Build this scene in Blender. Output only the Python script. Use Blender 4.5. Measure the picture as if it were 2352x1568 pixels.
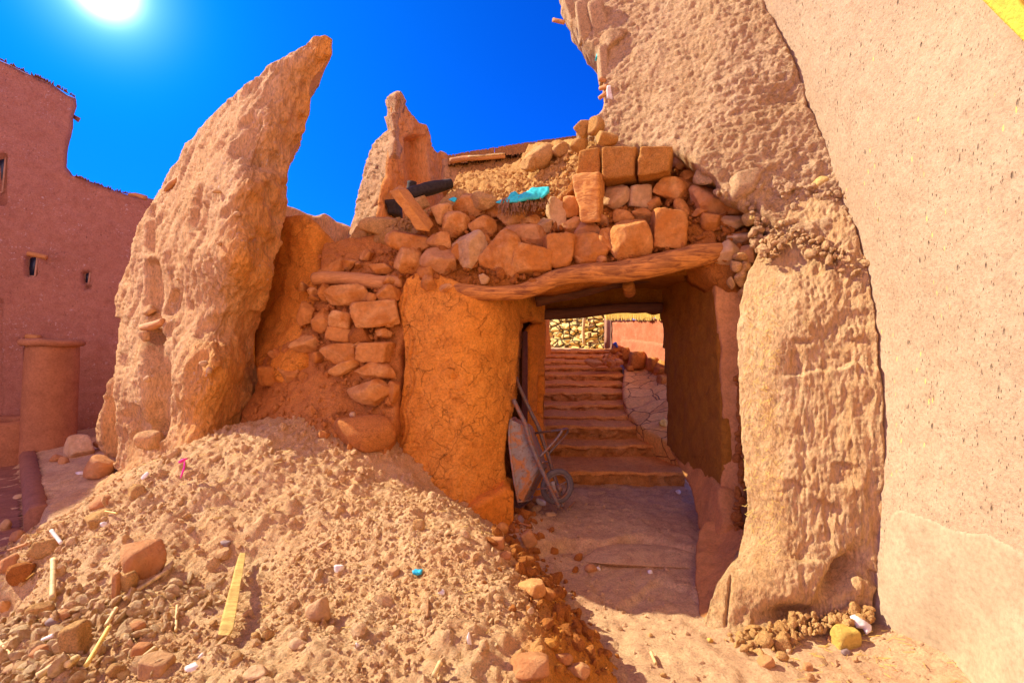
import bpy, math, random
import numpy as np
from mathutils import Vector

for o in list(bpy.data.objects):
    bpy.data.objects.remove(o)
SC = bpy.context.scene
COL = SC.collection
R = math.radians

# ---------------- camera ----------------
EYE = 1.6
cam_d = bpy.data.cameras.new("camera")
cam_d.lens = 18.0
cam_d.sensor_width = 36.0
cam_d.clip_start = 0.05
cam_d.clip_end = 2000
cam = bpy.data.objects.new("camera", cam_d)
COL.objects.link(cam)
cam.location = (0, 0, EYE)
cam.rotation_euler = (R(90), 0, 0)
SC.camera = cam

# ---------------- sun, sky, exposure ----------------
SUN = Vector((-0.755, 0.20, 0.62)).normalized()
sun_el = math.asin(SUN.z)
sun_az = math.atan2(SUN.x, SUN.y)          # clockwise from +Y
ld = bpy.data.lights.new("sun", 'SUN')
ld.energy = 5.0
ld.angle = R(0.5)
ld.color = (1.0, 0.95, 0.80)
lo = bpy.data.objects.new("sun", ld)
COL.objects.link(lo)
lo.rotation_euler = (-SUN).to_track_quat('-Z', 'Y').to_euler()
lo.location = SUN * 30

W = bpy.data.worlds.new("World")
SC.world = W
W.use_nodes = True
wt = W.node_tree
for n in list(wt.nodes):
    wt.nodes.remove(n)
sky = wt.nodes.new('ShaderNodeTexSky')
sky.sky_type = 'NISHITA'
sky.sun_disc = False
sky.sun_elevation = sun_el
sky.sun_rotation = sun_az
sky.altitude = 1500
sky.air_density = 1.0
sky.dust_density = 0.3
sky.ozone_density = 3.0
tint = wt.nodes.new('ShaderNodeMix')
tint.data_type = 'RGBA'
tint.blend_type = 'MULTIPLY'
tint.inputs[0].default_value = 1.0
tint.inputs[7].default_value = (0.006, 0.29, 1.28, 1)
wt.links.new(sky.outputs[0], tint.inputs[6])
# the bright aureole of the sun at the top left of the picture, as a function of the sky direction only
GLOW = Vector((-935, 1176, 812)).normalized()
tc = wt.nodes.new('ShaderNodeTexCoord')
nm = wt.nodes.new('ShaderNodeVectorMath'); nm.operation = 'NORMALIZE'
wt.links.new(tc.outputs['Generated'], nm.inputs[0])
dp = wt.nodes.new('ShaderNodeVectorMath'); dp.operation = 'DOT_PRODUCT'
dp.inputs[1].default_value = GLOW
wt.links.new(nm.outputs[0], dp.inputs[0])
def wpow(e, k):
    m0 = wt.nodes.new('ShaderNodeMath'); m0.operation = 'MAXIMUM'; m0.inputs[1].default_value = 0
    wt.links.new(dp.outputs['Value'], m0.inputs[0])
    m = wt.nodes.new('ShaderNodeMath'); m.operation = 'POWER'; m.inputs[1].default_value = e
    wt.links.new(m0.outputs[0], m.inputs[0])
    m2 = wt.nodes.new('ShaderNodeMath'); m2.operation = 'MULTIPLY'; m2.inputs[1].default_value = k
    wt.links.new(m.outputs[0], m2.inputs[0])
    return m2.outputs[0]
def wglow(prev, e, k, col):
    mx = wt.nodes.new('ShaderNodeMix'); mx.data_type = 'RGBA'; mx.blend_type = 'ADD'
    mx.clamp_factor = False
    wt.links.new(wpow(e, k), mx.inputs[0])
    wt.links.new(prev, mx.inputs[6])
    mx.inputs[7].default_value = (*col, 1)
    return mx.outputs[2]
c = wglow(tint.outputs[2], 10, 0.8, (0.0, 0.75, 0.5))
c = wglow(c, 110, 1.0, (0.0, 0.8, 0.7))
c = wglow(c, 600, 4, (0.5, 0.9, 0.9))
c = wglow(c, 3200, 30, (1, 1, 1))
# warm fill added to the sky behind the viewer to brighten shaded faces
dp = wt.nodes.new('ShaderNodeVectorMath'); dp.operation = 'DOT_PRODUCT'
dp.inputs[1].default_value = Vector((0.0, -0.96, 0.28)).normalized()
wt.links.new(nm.outputs[0], dp.inputs[0])
c = wglow(c, 2, 9.2, (1.0, 0.54, 0.20))
bg = wt.nodes.new('ShaderNodeBackground')
bg.inputs[1].default_value = 0.12
wt.links.new(c, bg.inputs[0])
wo = wt.nodes.new('ShaderNodeOutputWorld')
wt.links.new(bg.outputs[0], wo.inputs[0])

SC.view_settings.view_transform = 'Standard'
SC.view_settings.look = 'None'
SC.view_settings.gamma = 1
SC.view_settings.exposure = 0.80
SC.cycles.diffuse_bounces = 6
SC.cycles.max_bounces = 8

# ---------------- vector noise in numpy ----------------
def _hash(ix, iy, iz, seed):
    with np.errstate(over='ignore'):
        h = (ix.astype(np.uint32) * np.uint32(374761393) + iy.astype(np.uint32) * np.uint32(668265263)
             + iz.astype(np.uint32) * np.uint32(2147483647 - 1013) + np.uint32((seed * 974711 + 12345) & 0xffffffff))
        h = (h ^ (h >> np.uint32(13))) * np.uint32(1274126177)
        h = (h ^ (h >> np.uint32(15))) * np.uint32(2246822519)
        h = h ^ (h >> np.uint32(16))
    return h

def vnoise(P, seed=0):
    """smooth value noise in -1..1"""
    F = np.floor(P)
    T = P - F
    I = F.astype(np.int64)
    T = T * T * T * (T * (T * 6 - 15) + 10)
    out = 0
    for dx in (0, 1):
        wx = T[:, 0] if dx else 1 - T[:, 0]
        for dy in (0, 1):
            wy = T[:, 1] if dy else 1 - T[:, 1]
            for dz in (0, 1):
                wz = T[:, 2] if dz else 1 - T[:, 2]
                h = _hash(I[:, 0] + dx, I[:, 1] + dy, I[:, 2] + dz, seed).astype(np.float64) / 4294967295.0
                out = out + wx * wy * wz * h
    return out * 2 - 1

def fbm(P, octaves=4, lac=2.03, gain=0.5, seed=0, ridged=False):
    P = np.asarray(P, float)
    a, s, tot = 1.0, 0, 0
    for k in range(octaves):
        n = vnoise(P, seed + k * 17)
        if ridged:
            n = 1 - 2 * np.abs(n)
        s = s + a * n
        tot += a
        a *= gain
        P = P * lac + 11.3
    return s / tot

def worley(P, seed=0):
    """returns F1, F2, cell random"""
    P = np.asarray(P, float)
    F = np.floor(P).astype(np.int64)
    n = len(P)
    f1 = np.full(n, 9.0); f2 = np.full(n, 9.0); cid = np.zeros(n)
    for dx in (-1, 0, 1):
        for dy in (-1, 0, 1):
            for dz in (-1, 0, 1):
                cx, cy, cz = F[:, 0] + dx, F[:, 1] + dy, F[:, 2] + dz
                h = _hash(cx, cy, cz, seed)
                rx = (h & np.uint32(1023)).astype(float) / 1023
                ry = ((h >> np.uint32(10)) & np.uint32(1023)).astype(float) / 1023
                rz = ((h >> np.uint32(20)) & np.uint32(1023)).astype(float) / 1023
                d = np.sqrt((cx + rx - P[:, 0]) ** 2 + (cy + ry - P[:, 1]) ** 2 + (cz + rz - P[:, 2]) ** 2)
                nearer = d < f1
                f2 = np.where(nearer, f1, np.minimum(f2, d))
                cid = np.where(nearer, rx, cid)
                f1 = np.where(nearer, d, f1)
    return f1, f2, cid

# ---------------- photo pixel -> world ----------------
CU, CV, F = 1176.0, 784.0, 1176.0
def P3(u, v, d):
    return Vector(((u - CU) / F * d, d, EYE + (CV - v) / F * d))
def P3n(u, v, d):
    return np.stack([(u - CU) / F * d, d, EYE + (CV - v) / F * d], 1)

class Depth:
    """smooth depth over the wall face through measured points; 1/depth is linear on a flat wall"""
    def __init__(self, pts, smooth=0.0):
        p = np.array(pts, float)
        self.x = p[:, :2] / 600.0
        w = 1.0 / p[:, 2]
        n = len(p)
        if n == 3:
            A = np.c_[np.ones(3), self.x]
            self.c = np.linalg.solve(A, w); self.k = None
            return
        K = self._k(self.x, self.x) + np.eye(n) * smooth
        Q = np.c_[np.ones(n), self.x]
        A = np.zeros((n + 3, n + 3))
        A[:n, :n] = K; A[:n, n:] = Q; A[n:, :n] = Q.T
        s = np.linalg.solve(A, np.r_[w, 0, 0, 0])
        self.k = s[:n]; self.c = s[n:]
    @staticmethod
    def _k(a, b):
        r = np.sqrt(((a[:, None, :] - b[None, :, :]) ** 2).sum(2))
        return np.where(r > 1e-9, r * r * np.log(r + 1e-12), 0)
    def __call__(self, u, v):
        x = np.c_[np.atleast_1d(u), np.atleast_1d(v)] / 600.0
        w = self.c[0] + x @ self.c[1:]
        if self.k is not None:
            w = w + self._k(x, self.x) @ self.k
        return 1.0 / np.maximum(w, 0.02)

def poly_inside(x, y, poly):
    ins = np.zeros(len(x), bool)
    n = len(poly)
    for i in range(n):
        x0, y0 = poly[i]; x1, y1 = poly[(i + 1) % n]
        if y0 == y1:
            continue
        c = ((y0 > y) != (y1 > y)) & (x < (x1 - x0) * (y - y0) / (y1 - y0) + x0)
        ins ^= c
    return ins

def poly_near(x, y, poly):
    """distance and nearest boundary point"""
    best = np.full(len(x), 1e9); bx = np.zeros(len(x)); by = np.zeros(len(x))
    n = len(poly)
    for i in range(n):
        x0, y0 = poly[i]; x1, y1 = poly[(i + 1) % n]
        dx, dy = x1 - x0, y1 - y0
        L = dx * dx + dy * dy + 1e-9
        t = np.clip(((x - x0) * dx + (y - y0) * dy) / L, 0, 1)
        px, py = x0 + t * dx, y0 + t * dy
        d = np.hypot(x - px, y - py)
        m = d < best
        best = np.where(m, d, best); bx = np.where(m, px, bx); by = np.where(m, py, by)
    return best, bx, by

def rough_poly(poly, seg=14, amp=3.0, seed=1):
    """breaks an outline into short segments with an eroded, crumbly wander"""
    out = []
    n = len(poly)
    for i in range(n):
        a = np.array(poly[i], float); b = np.array(poly[(i + 1) % n], float)
        L = np.linalg.norm(b - a)
        k = max(1, int(L / seg))
        for j in range(k):
            out.append(a + (b - a) * j / k)
    o = np.array(out)
    q = np.c_[o / 22.0, np.zeros(len(o))]
    q2 = np.c_[o / 7.0, np.zeros(len(o))]
    o[:, 0] += amp * (vnoise(q, seed) + 0.6 * vnoise(q2, seed + 3))
    o[:, 1] += amp * (vnoise(q + 50, seed + 1) + 0.6 * vnoise(q2 + 50, seed + 4))
    return [tuple(p) for p in o]

# ---------------- objects ----------------
def mesh_obj(name, V, Fq, mat, parent=None, smooth=True, base=None):
    """V: (n,3) world coordinates; Fq: (m,4) or (m,3) arrays or list of them"""
    V = np.asarray(V, float)
    if base is None:
        if parent is not None:
            base = np.array(parent.location if parent.parent is None else parent.location)
        else:
            mn, mx = V.min(0), V.max(0)
            base = np.array([(mn[0] + mx[0]) / 2, (mn[1] + mx[1]) / 2, mn[2]])
    me = bpy.data.meshes.new(name)
    if not isinstance(Fq, (list, tuple)):
        Fq = [Fq]
    Fq = [np.asarray(f, np.int32) for f in Fq if len(f)]
    me.vertices.add(len(V))
    org = np.array(base, float)
    if parent is not None:
        w = world_base(parent)
        V = V - w
    else:
        V = V - org
    me.vertices.foreach_set("co", V.astype(np.float32).ravel())
    loops = np.concatenate([f.ravel() for f in Fq])
    tot = np.concatenate([np.full(len(f), f.shape[1], np.int32) for f in Fq])
    start = np.concatenate([[0], np.cumsum(tot)[:-1]]).astype(np.int32)
    me.loops.add(len(loops)); me.polygons.add(len(tot))
    me.loops.foreach_set("vertex_index", loops)
    me.polygons.foreach_set("loop_start", start)
    me.polygons.foreach_set("loop_total", tot)
    me.polygons.foreach_set("use_smooth", np.full(len(tot), smooth, bool))
    me.update(calc_edges=True)
    me.validate()
    ob = bpy.data.objects.new(name, me)
    if mat:
        me.materials.append(mat)
    COL.objects.link(ob)
    if parent is not None:
        ob.parent = parent
    else:
        ob.location = org
    return ob

def world_base(o):
    p = np.zeros(3)
    while o is not None:
        p = p + np.array(o.location)
        o = o.parent
    return p

def tag(o, label=None, cat=None, group=None, kind=None):
    if label: o["label"] = label
    if cat: o["category"] = cat
    if group: o["group"] = group
    if kind: o["kind"] = kind
    return o

def thing(name, loc, label, cat, group=None):
    o = bpy.data.objects.new(name, None)
    o.empty_display_size = 0.2
    COL.objects.link(o)
    o.location = loc
    return tag(o, label, cat, group)

def relief(name, mat, poly, depth, step=4, back=(0, 0.4, 0), rings=3, edge=14, edge_back=0.05,
           disp=None, wob=0.012, dents=(), parent=None, rough=2.5, seed=1, seg=14, backcap=True):
    """A slab of wall: its face follows the measured outline and depths, has real thickness
    (back), rounded broken edges, and is eroded by 3-D noise."""
    if rough:
        poly = rough_poly(poly, seg, rough, seed)
    pa = np.array(poly)
    u0, v0 = pa.min(0); u1, v1 = pa.max(0)
    nu, nv = int((u1 - u0) / step) + 2, int((v1 - v0) / step) + 2
    gu = u0 - step / 2 + np.arange(nu + 1) * step
    gv = v0 - step / 2 + np.arange(nv + 1) * step
    cu, cv = np.meshgrid(gu[:-1] + step / 2, gv[:-1] + step / 2)
    keep = poly_inside(cu.ravel(), cv.ravel(), poly).reshape(cu.shape)
    # drop isolated cells
    U, Vv = np.meshgrid(gu, gv)
    idx = np.arange(U.size).reshape(U.shape)
    jj, ii = np.nonzero(keep)
    q = np.stack([idx[jj + 1, ii], idx[jj + 1, ii + 1], idx[jj, ii + 1], idx[jj, ii]], 1)
    used = np.unique(q)
    remap = -np.ones(U.size, np.int64); remap[used] = np.arange(len(used))
    q = remap[q]
    u = U.ravel()[used].copy(); v = Vv.ravel()[used].copy()
    dist, bx, by = poly_near(u, v, poly)
    # boundary edges (used once)
    e = np.concatenate([q[:, [0, 1]], q[:, [1, 2]], q[:, [2, 3]], q[:, [3, 0]]])
    es = np.sort(e, 1)
    _, inv, cnt = np.unique(es, axis=0, return_inverse=True, return_counts=True)
    be = e[cnt[inv.ravel()] == 1]
    bv = np.unique(be)
    m = np.zeros(len(u), bool); m[bv] = True
    outside = ~poly_inside(u, v, poly)
    m |= outside
    m &= dist < step * 1.2
    u[m] = bx[m]; v[m] = by[m]; dist[m] = 0
    dist, _, _ = poly_near(u, v, poly)
    d = depth(u, v)
    P = P3n(u, v, d)
    Pu = P3n(u + 6, v, depth(u + 6, v)) - P3n(u - 6, v, depth(u - 6, v))
    Pv = P3n(u, v - 6, depth(u, v - 6)) - P3n(u, v + 6, depth(u, v + 6))
    N = np.cross(Pu, Pv)
    N /= np.linalg.norm(N, axis=1)[:, None] + 1e-9      # towards the viewer side
    flip = (N * (P - np.array([0, 0, EYE]))).sum(1) > 0
    N[flip] *= -1
    off = np.zeros(len(u))
    if edge:
        t = np.clip(1 - dist / edge, 0, 1)
        off -= edge_back * (1 - np.sqrt(np.clip(1 - t * t, 0, 1)))
    if disp is not None:
        off += disp(P, u, v) * (0.35 + 0.65 * np.clip(dist / max(edge, 1), 0, 1))
    for (du0, du1, dv0, dv1, dd, ds) in dents:
        su = np.clip(np.minimum(u - du0, du1 - u) / ds + 0.5, 0, 1)
        sv = np.clip(np.minimum(v - dv0, dv1 - v) / ds + 0.5, 0, 1)
        off -= dd * (su * su * (3 - 2 * su)) * (sv * sv * (3 - 2 * sv))
    P0 = P.copy()
    P = P + N * off[:, None]
    B = np.array(back, float)
    n0 = len(u)
    verts = [P]; faces = [q]
    loc = -np.ones(n0, np.int64)
    loc[bv] = np.arange(len(bv))
    prev = np.arange(n0)[bv]
    count = n0
    for r in range(1, rings + 1):
        t = r / rings
        base = P[bv] * 1.0 + B * t
        wv = np.stack([fbm(base * 9 + 31 * k, 3, seed=seed + k) for k in range(3)], 1)
        base = base + wv * wob * 2.2 * math.sin(math.pi * min(t, 0.75))
        verts.append(base)
        cur = count + np.arange(len(bv))
        a = prev[loc[be[:, 0]]]; b = prev[loc[be[:, 1]]]
        cc = cur[loc[be[:, 1]]]; dd_ = cur[loc[be[:, 0]]]
        faces.append(np.stack([b, a, dd_, cc], 1))
        prev = cur; count += len(bv)
    if backcap:
        PB = P0 + B
        m2 = np.ones(n0, bool); m2[bv] = False
        ids = np.full(n0, -1); ids[bv] = prev
        ni = np.nonzero(m2)[0]
        ids[ni] = count + np.arange(len(ni))
        verts.append(PB[ni]); count += len(ni)
        faces.append(ids[q][:, ::-1])
    V = np.concatenate(verts)
    if wob:
        V[:n0] += wob * np.stack([fbm(V[:n0] * 7 + 31 * k, 3, seed=seed + 7 + k) for k in range(3)], 1)
    return mesh_obj(name, V, faces, mat, parent)

# rocks -------------------------------------------------------------
def ico(sub):
    import bmesh
    bm = bmesh.new()
    bmesh.ops.create_icosphere(bm, subdivisions=sub, radius=1)
    V = np.array([v.co[:] for v in bm.verts]); Fc = np.array([[v.index for v in f.verts] for f in bm.faces])
    bm.free()
    return V, Fc
ICO = {k: ico(k) for k in (1, 2, 3, 4, 5)}

def rock_verts(seed, sub=3, facets=11, boxy=0.0, sharp=16, noise=0.05):
    V, Fc = ICO[sub]
    rng = np.random.RandomState(seed)
    pl = rng.normal(size=(facets, 3)); pl /= np.linalg.norm(pl, axis=1)[:, None]
    dist = rng.uniform(0.56, 0.88, facets)
    if boxy:
        ax = np.array([[1, 0, 0], [-1, 0, 0], [0, 1, 0], [0, -1, 0], [0, 0, 1], [0, 0, -1]], float)
        ax += rng.normal(size=ax.shape) * 0.10
        ax /= np.linalg.norm(ax, axis=1)[:, None]
        k = max(2, int(facets * (1 - boxy)))
        pl = np.concatenate([ax, pl[:k]]); dist = np.concatenate([rng.uniform(0.72, 0.8, 6), dist[:k] * 0.25 + 0.85])
    c = V @ pl.T
    w = np.maximum(c, 0.0) / dist
    r = 1.0 / (np.power(w, sharp).sum(1) + 0.87 ** sharp) ** (1.0 / sharp)
    r = r * (1 + noise * 0.6 * fbm(V * 2.3 + seed, 4, seed=seed) + noise * 0.35 * fbm(V * 7 + seed, 4, seed=seed + 5, gain=.6, ridged=True))
    return V * r[:, None], Fc

def rotmat(ax, ay, az):
    ca, sa = math.cos(ax), math.sin(ax); cb, sb = math.cos(ay), math.sin(ay); cc, sc_ = math.cos(az), math.sin(az)
    X = np.array([[1, 0, 0], [0, ca, -sa], [0, sa, ca]])
    Y = np.array([[cb, 0, sb], [0, 1, 0], [-sb, 0, cb]])
    Z = np.array([[cc, -sc_, 0], [sc_, cc, 0], [0, 0, 1]])
    return Z @ Y @ X

def rock(name, mat, c, w, h, dep, rot=0, seed=1, parent=None, sub=3, facets=11, boxy=0.0, noise=0.05, sharp=16, tilt=0):
    """c: centre; w, h, dep: full width, height, depth in metres; rot: degrees counter-clockwise as seen from the camera"""
    V, Fc = rock_verts(seed, sub, facets, boxy, sharp, noise)
    V = V - (V.max(0) + V.min(0)) / 2
    V = V / (V.max(0) - V.min(0)) * np.array([w, dep, h])
    V = V @ rotmat(R(tilt), -R(rot), 0).T + np.array(c)
    return mesh_obj(name, V, Fc, mat, parent)

def tube(name, mat, pts, rad, parent=None, seg=10, noise=0.0, seed=1, flat=1.0, sub=4, cap=True, bark=0.0):
    """round bar along a smooth path; rad a number or one per point"""
    pts = [Vector(p) for p in pts]
    n = len(pts)
    rad = [rad] * n if not hasattr(rad, '__len__') else list(rad)
    # Catmull-Rom
    C = []; RR = []
    if n > 2:
        for i in range(n - 1):
            p0 = pts[max(i - 1, 0)]; p1 = pts[i]; p2 = pts[i + 1]; p3 = pts[min(i + 2, n - 1)]
            for j in range(sub):
                t = j / sub
                C.append(0.5 * ((2 * p1) + (p2 - p0) * t + (2 * p0 - 5 * p1 + 4 * p2 - p3) * t * t + (3 * p1 - p0 - 3 * p2 + p3) * t ** 3))
                RR.append(rad[i] * (1 - t) + rad[i + 1] * t)
        C.append(pts[-1]); RR.append(rad[-1])
    else:
        k = max(1, sub)
        for j in range(k + 1):
            C.append(pts[0].lerp(pts[1], j / k)); RR.append(rad[0] + (rad[1] - rad[0]) * j / k)
    V = []; ref = None
    m = len(C)
    for i, p in enumerate(C):
        t = (C[min(i + 1, m - 1)] - C[max(i - 1, 0)]).normalized()
        if ref is None:
            ref = t.orthogonal().normalized()
        ref = (ref - t * ref.dot(t)).normalized()
        b = t.cross(ref)
        for k in range(seg):
            a = 2 * math.pi * k / seg
            V.append(p + (ref * math.cos(a) * flat + b * math.sin(a)) * RR[i])
    V = np.array([v[:] for v in V])
    if noise:
        cen = np.repeat(np.array([c[:] for c in C]), seg, 0)
        f = 1 + noise * fbm(V * (3.0 / max(max(rad), 1e-3) * 0.12) + seed * 3.1, 4, seed=seed)
        if bark:
            ang = np.tile(np.arange(seg), m) / seg * 14
            along = np.repeat(np.arange(m), seg) * 0.5
            f = f + bark * fbm(np.c_[ang, along * 0.35, along * 0 + seed], 3, seed=seed + 9)
        V = cen + (V - cen) * f[:, None]
    q = []
    for i in range(m - 1):
        for k in range(seg):
            k2 = (k + 1) % seg
            q.append((i * seg + k, i * seg + k2, (i + 1) * seg + k2, (i + 1) * seg + k))
    fs = [np.array(q)]
    if cap:
        a = len(V); V = np.concatenate([V, [list(C[0])], [list(C[-1])]])
        t = [(a, (k + 1) % seg, k) for k in range(seg)] + [(a + 1, (m - 1) * seg + k, (m - 1) * seg + (k + 1) % seg) for k in range(seg)]
        fs.append(np.array(t))
    return mesh_obj(name, V, fs, mat, parent)

def hexa(name, mat, c8, parent=None, n=10, noise=0.01, freq=6, seed=1, rnd=0.12, smooth=True, streak=1.0):
    """block through 8 corners (bottom 4 counter-clockwise, top 4), subdivided, corners rounded, surface worn"""
    c8 = np.array([list(p) for p in c8], float)
    sides = [(0, 3, 2, 1), (4, 5, 6, 7), (0, 1, 5, 4), (1, 2, 6, 5), (2, 3, 7, 6), (3, 0, 4, 7)]
    par = np.array([[-1, -1, -1], [1, -1, -1], [1, 1, -1], [-1, 1, -1], [-1, -1, 1], [1, -1, 1], [1, 1, 1], [-1, 1, 1]], float)
    key = {}; Q = []; fs = []
    g = np.linspace(0, 1, n + 1)
    for s in sides:
        a, b, c_, d = par[list(s)]
        ids = np.zeros((n + 1, n + 1), int)
        for i in range(n + 1):
            for j in range(n + 1):
                p = (a * (1 - g[i]) + b * g[i]) * (1 - g[j]) + (d * (1 - g[i]) + c_ * g[i]) * g[j]
                k = tuple(np.round(p, 5))
                if k not in key:
                    key[k] = len(Q); Q.append(p)
                ids[i, j] = key[k]
        for i in range(n):
            for j in range(n):
                fs.append((ids[i, j], ids[i + 1, j], ids[i + 1, j + 1], ids[i, j + 1]))
    Q = np.array(Q)
    if rnd:
        k = rnd
        inner = np.clip(Q, -(1 - k), 1 - k)
        dlt = Q - inner
        L = np.linalg.norm(dlt, axis=1)
        mx = np.abs(dlt).max(1)
        Q = inner + np.where(L[:, None] > 1e-6, dlt / (L[:, None] + 1e-9) * mx[:, None], 0)
    t = (Q + 1) / 2
    def lerp8(t):
        x, y, z = t[:, :1], t[:, 1:2], t[:, 2:]
        bot = (c8[0] * (1 - x) + c8[1] * x) * (1 - y) + (c8[3] * (1 - x) + c8[2] * x) * y
        top = (c8[4] * (1 - x) + c8[5] * x) * (1 - y) + (c8[7] * (1 - x) + c8[6] * x) * y
        return bot * (1 - z) + top * z
    V = lerp8(t)
    if noise:
        cen = c8.mean(0)
        dirv = V - cen
        dirv /= np.linalg.norm(dirv, axis=1)[:, None] + 1e-9
        S = V * freq
        V = V + dirv * (noise * fbm(S + seed * 5.1, 4, seed=seed))[:, None]
        V = V + noise * 0.6 * np.stack([fbm(S * 1.7 + 9 * k + seed, 3, seed=seed + k) for k in range(3)], 1)
    return mesh_obj(name, V, np.array(fs), mat, parent, smooth=smooth)

def box8(x0, x1, y0, y1, z0, z1):
    return [(x0, y0, z0), (x1, y0, z0), (x1, y1, z0), (x0, y1, z0), (x0, y0, z1), (x1, y0, z1), (x1, y1, z1), (x0, y1, z1)]

def quad_prism(uvs, d, back):
    """8 corners from four picture points (bl, br, tr, tl) with a depth each and a thickness vector"""
    if not hasattr(d, '__len__'):
        d = [d] * 4
    f = [P3(u, v, dd) for (u, v), dd in zip(uvs, d)]
    B = Vector(back)
    bl, br, tr, tl = f
    return [bl, br, br + B, bl + B, tl, tr, tr + B, tl + B]
# ---------------- materials ----------------
class NB:
    def __init__(self, name):
        self.m = bpy.data.materials.new(name)
        self.m.use_nodes = True
        self.t = self.m.node_tree
        for n in list(self.t.nodes):
            self.t.nodes.remove(n)
        self.bsdf = self.t.nodes.new('ShaderNodeBsdfPrincipled')
        self.out = self.t.nodes.new('ShaderNodeOutputMaterial')
        self.t.links.new(self.bsdf.outputs[0], self.out.inputs[0])
        self.tc = self.t.nodes.new('ShaderNodeTexCoord')
    def n(self, typ, **kw):
        x = self.t.nodes.new(typ)
        for k, v in kw.items():
            setattr(x, k, v)
        return x
    def l(self, a, b):
        self.t.links.new(a, b)
    def mapped(self, scale=(1, 1, 1), rot=(0, 0, 0)):
        mp = self.n('ShaderNodeMapping')
        mp.inputs['Scale'].default_value = scale
        mp.inputs['Rotation'].default_value = rot
        self.l(self.tc.outputs['Object'], mp.inputs[0])
        return mp.outputs[0]
    def noise(self, vec, scale, detail=5, rough=0.6, dist=0.0):
        x = self.n('ShaderNodeTexNoise')
        x.inputs['Scale'].default_value = scale
        x.inputs['Detail'].default_value = detail
        x.inputs['Roughness'].default_value = rough
        x.inputs['Distortion'].default_value = dist
        self.l(vec, x.inputs['Vector'])
        return x.outputs['Fac']
    def voro(self, vec, scale, feature='F1', rand=1.0):
        x = self.n('ShaderNodeTexVoronoi', feature=feature)
        x.inputs['Scale'].default_value = scale
        x.inputs['Randomness'].default_value = rand
        self.l(vec, x.inputs['Vector'])
        return x.outputs['Distance']
    def ramp(self, fac, stops):
        x = self.n('ShaderNodeValToRGB')
        el = x.color_ramp.elements
        while len(el) > 1:
            el.remove(el[-1])
        first = True
        for p, c in stops:
            if first:
                e = el[0]; e.position = p; first = False
            else:
                e = el.new(p)
            if not hasattr(c, '__len__'):
                c = (c, c, c)
            e.color = (*c, 1)
        self.l(fac, x.inputs[0])
        return x.outputs[0]
    def mix(self, fac, a, b, mode='MIX'):
        x = self.n('ShaderNodeMix', data_type='RGBA', blend_type=mode)
        for s, i in ((fac, 0), (a, 6), (b, 7)):
            if hasattr(s, 'links'):
                self.l(s, x.inputs[i])
            elif i == 0:
                x.inputs[0].default_value = s
            else:
                x.inputs[i].default_value = (*s, 1)
        return x.outputs[2]
    def math(self, op, a, b=0.0, clamp=False):
        x = self.n('ShaderNodeMath', operation=op)
        x.use_clamp = clamp
        for s, i in ((a, 0), (b, 1)):
            if hasattr(s, 'links'):
                self.l(s, x.inputs[i])
            else:
                x.inputs[i].default_value = s
        return x.outputs[0]
    def bump(self, h, strength, dist, prev=None):
        x = self.n('ShaderNodeBump')
        x.inputs['Strength'].default_value = strength
        x.inputs['Distance'].default_value = dist
        self.l(h, x.inputs['Height'])
        if prev is not None:
            self.l(prev, x.inputs['Normal'])
        return x.outputs[0]

def warm(c):
    return (c[0], c[1] * 0.96, c[2] * 0.70)

def dark(c, k):
    return tuple(x * k for x in c)

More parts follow.
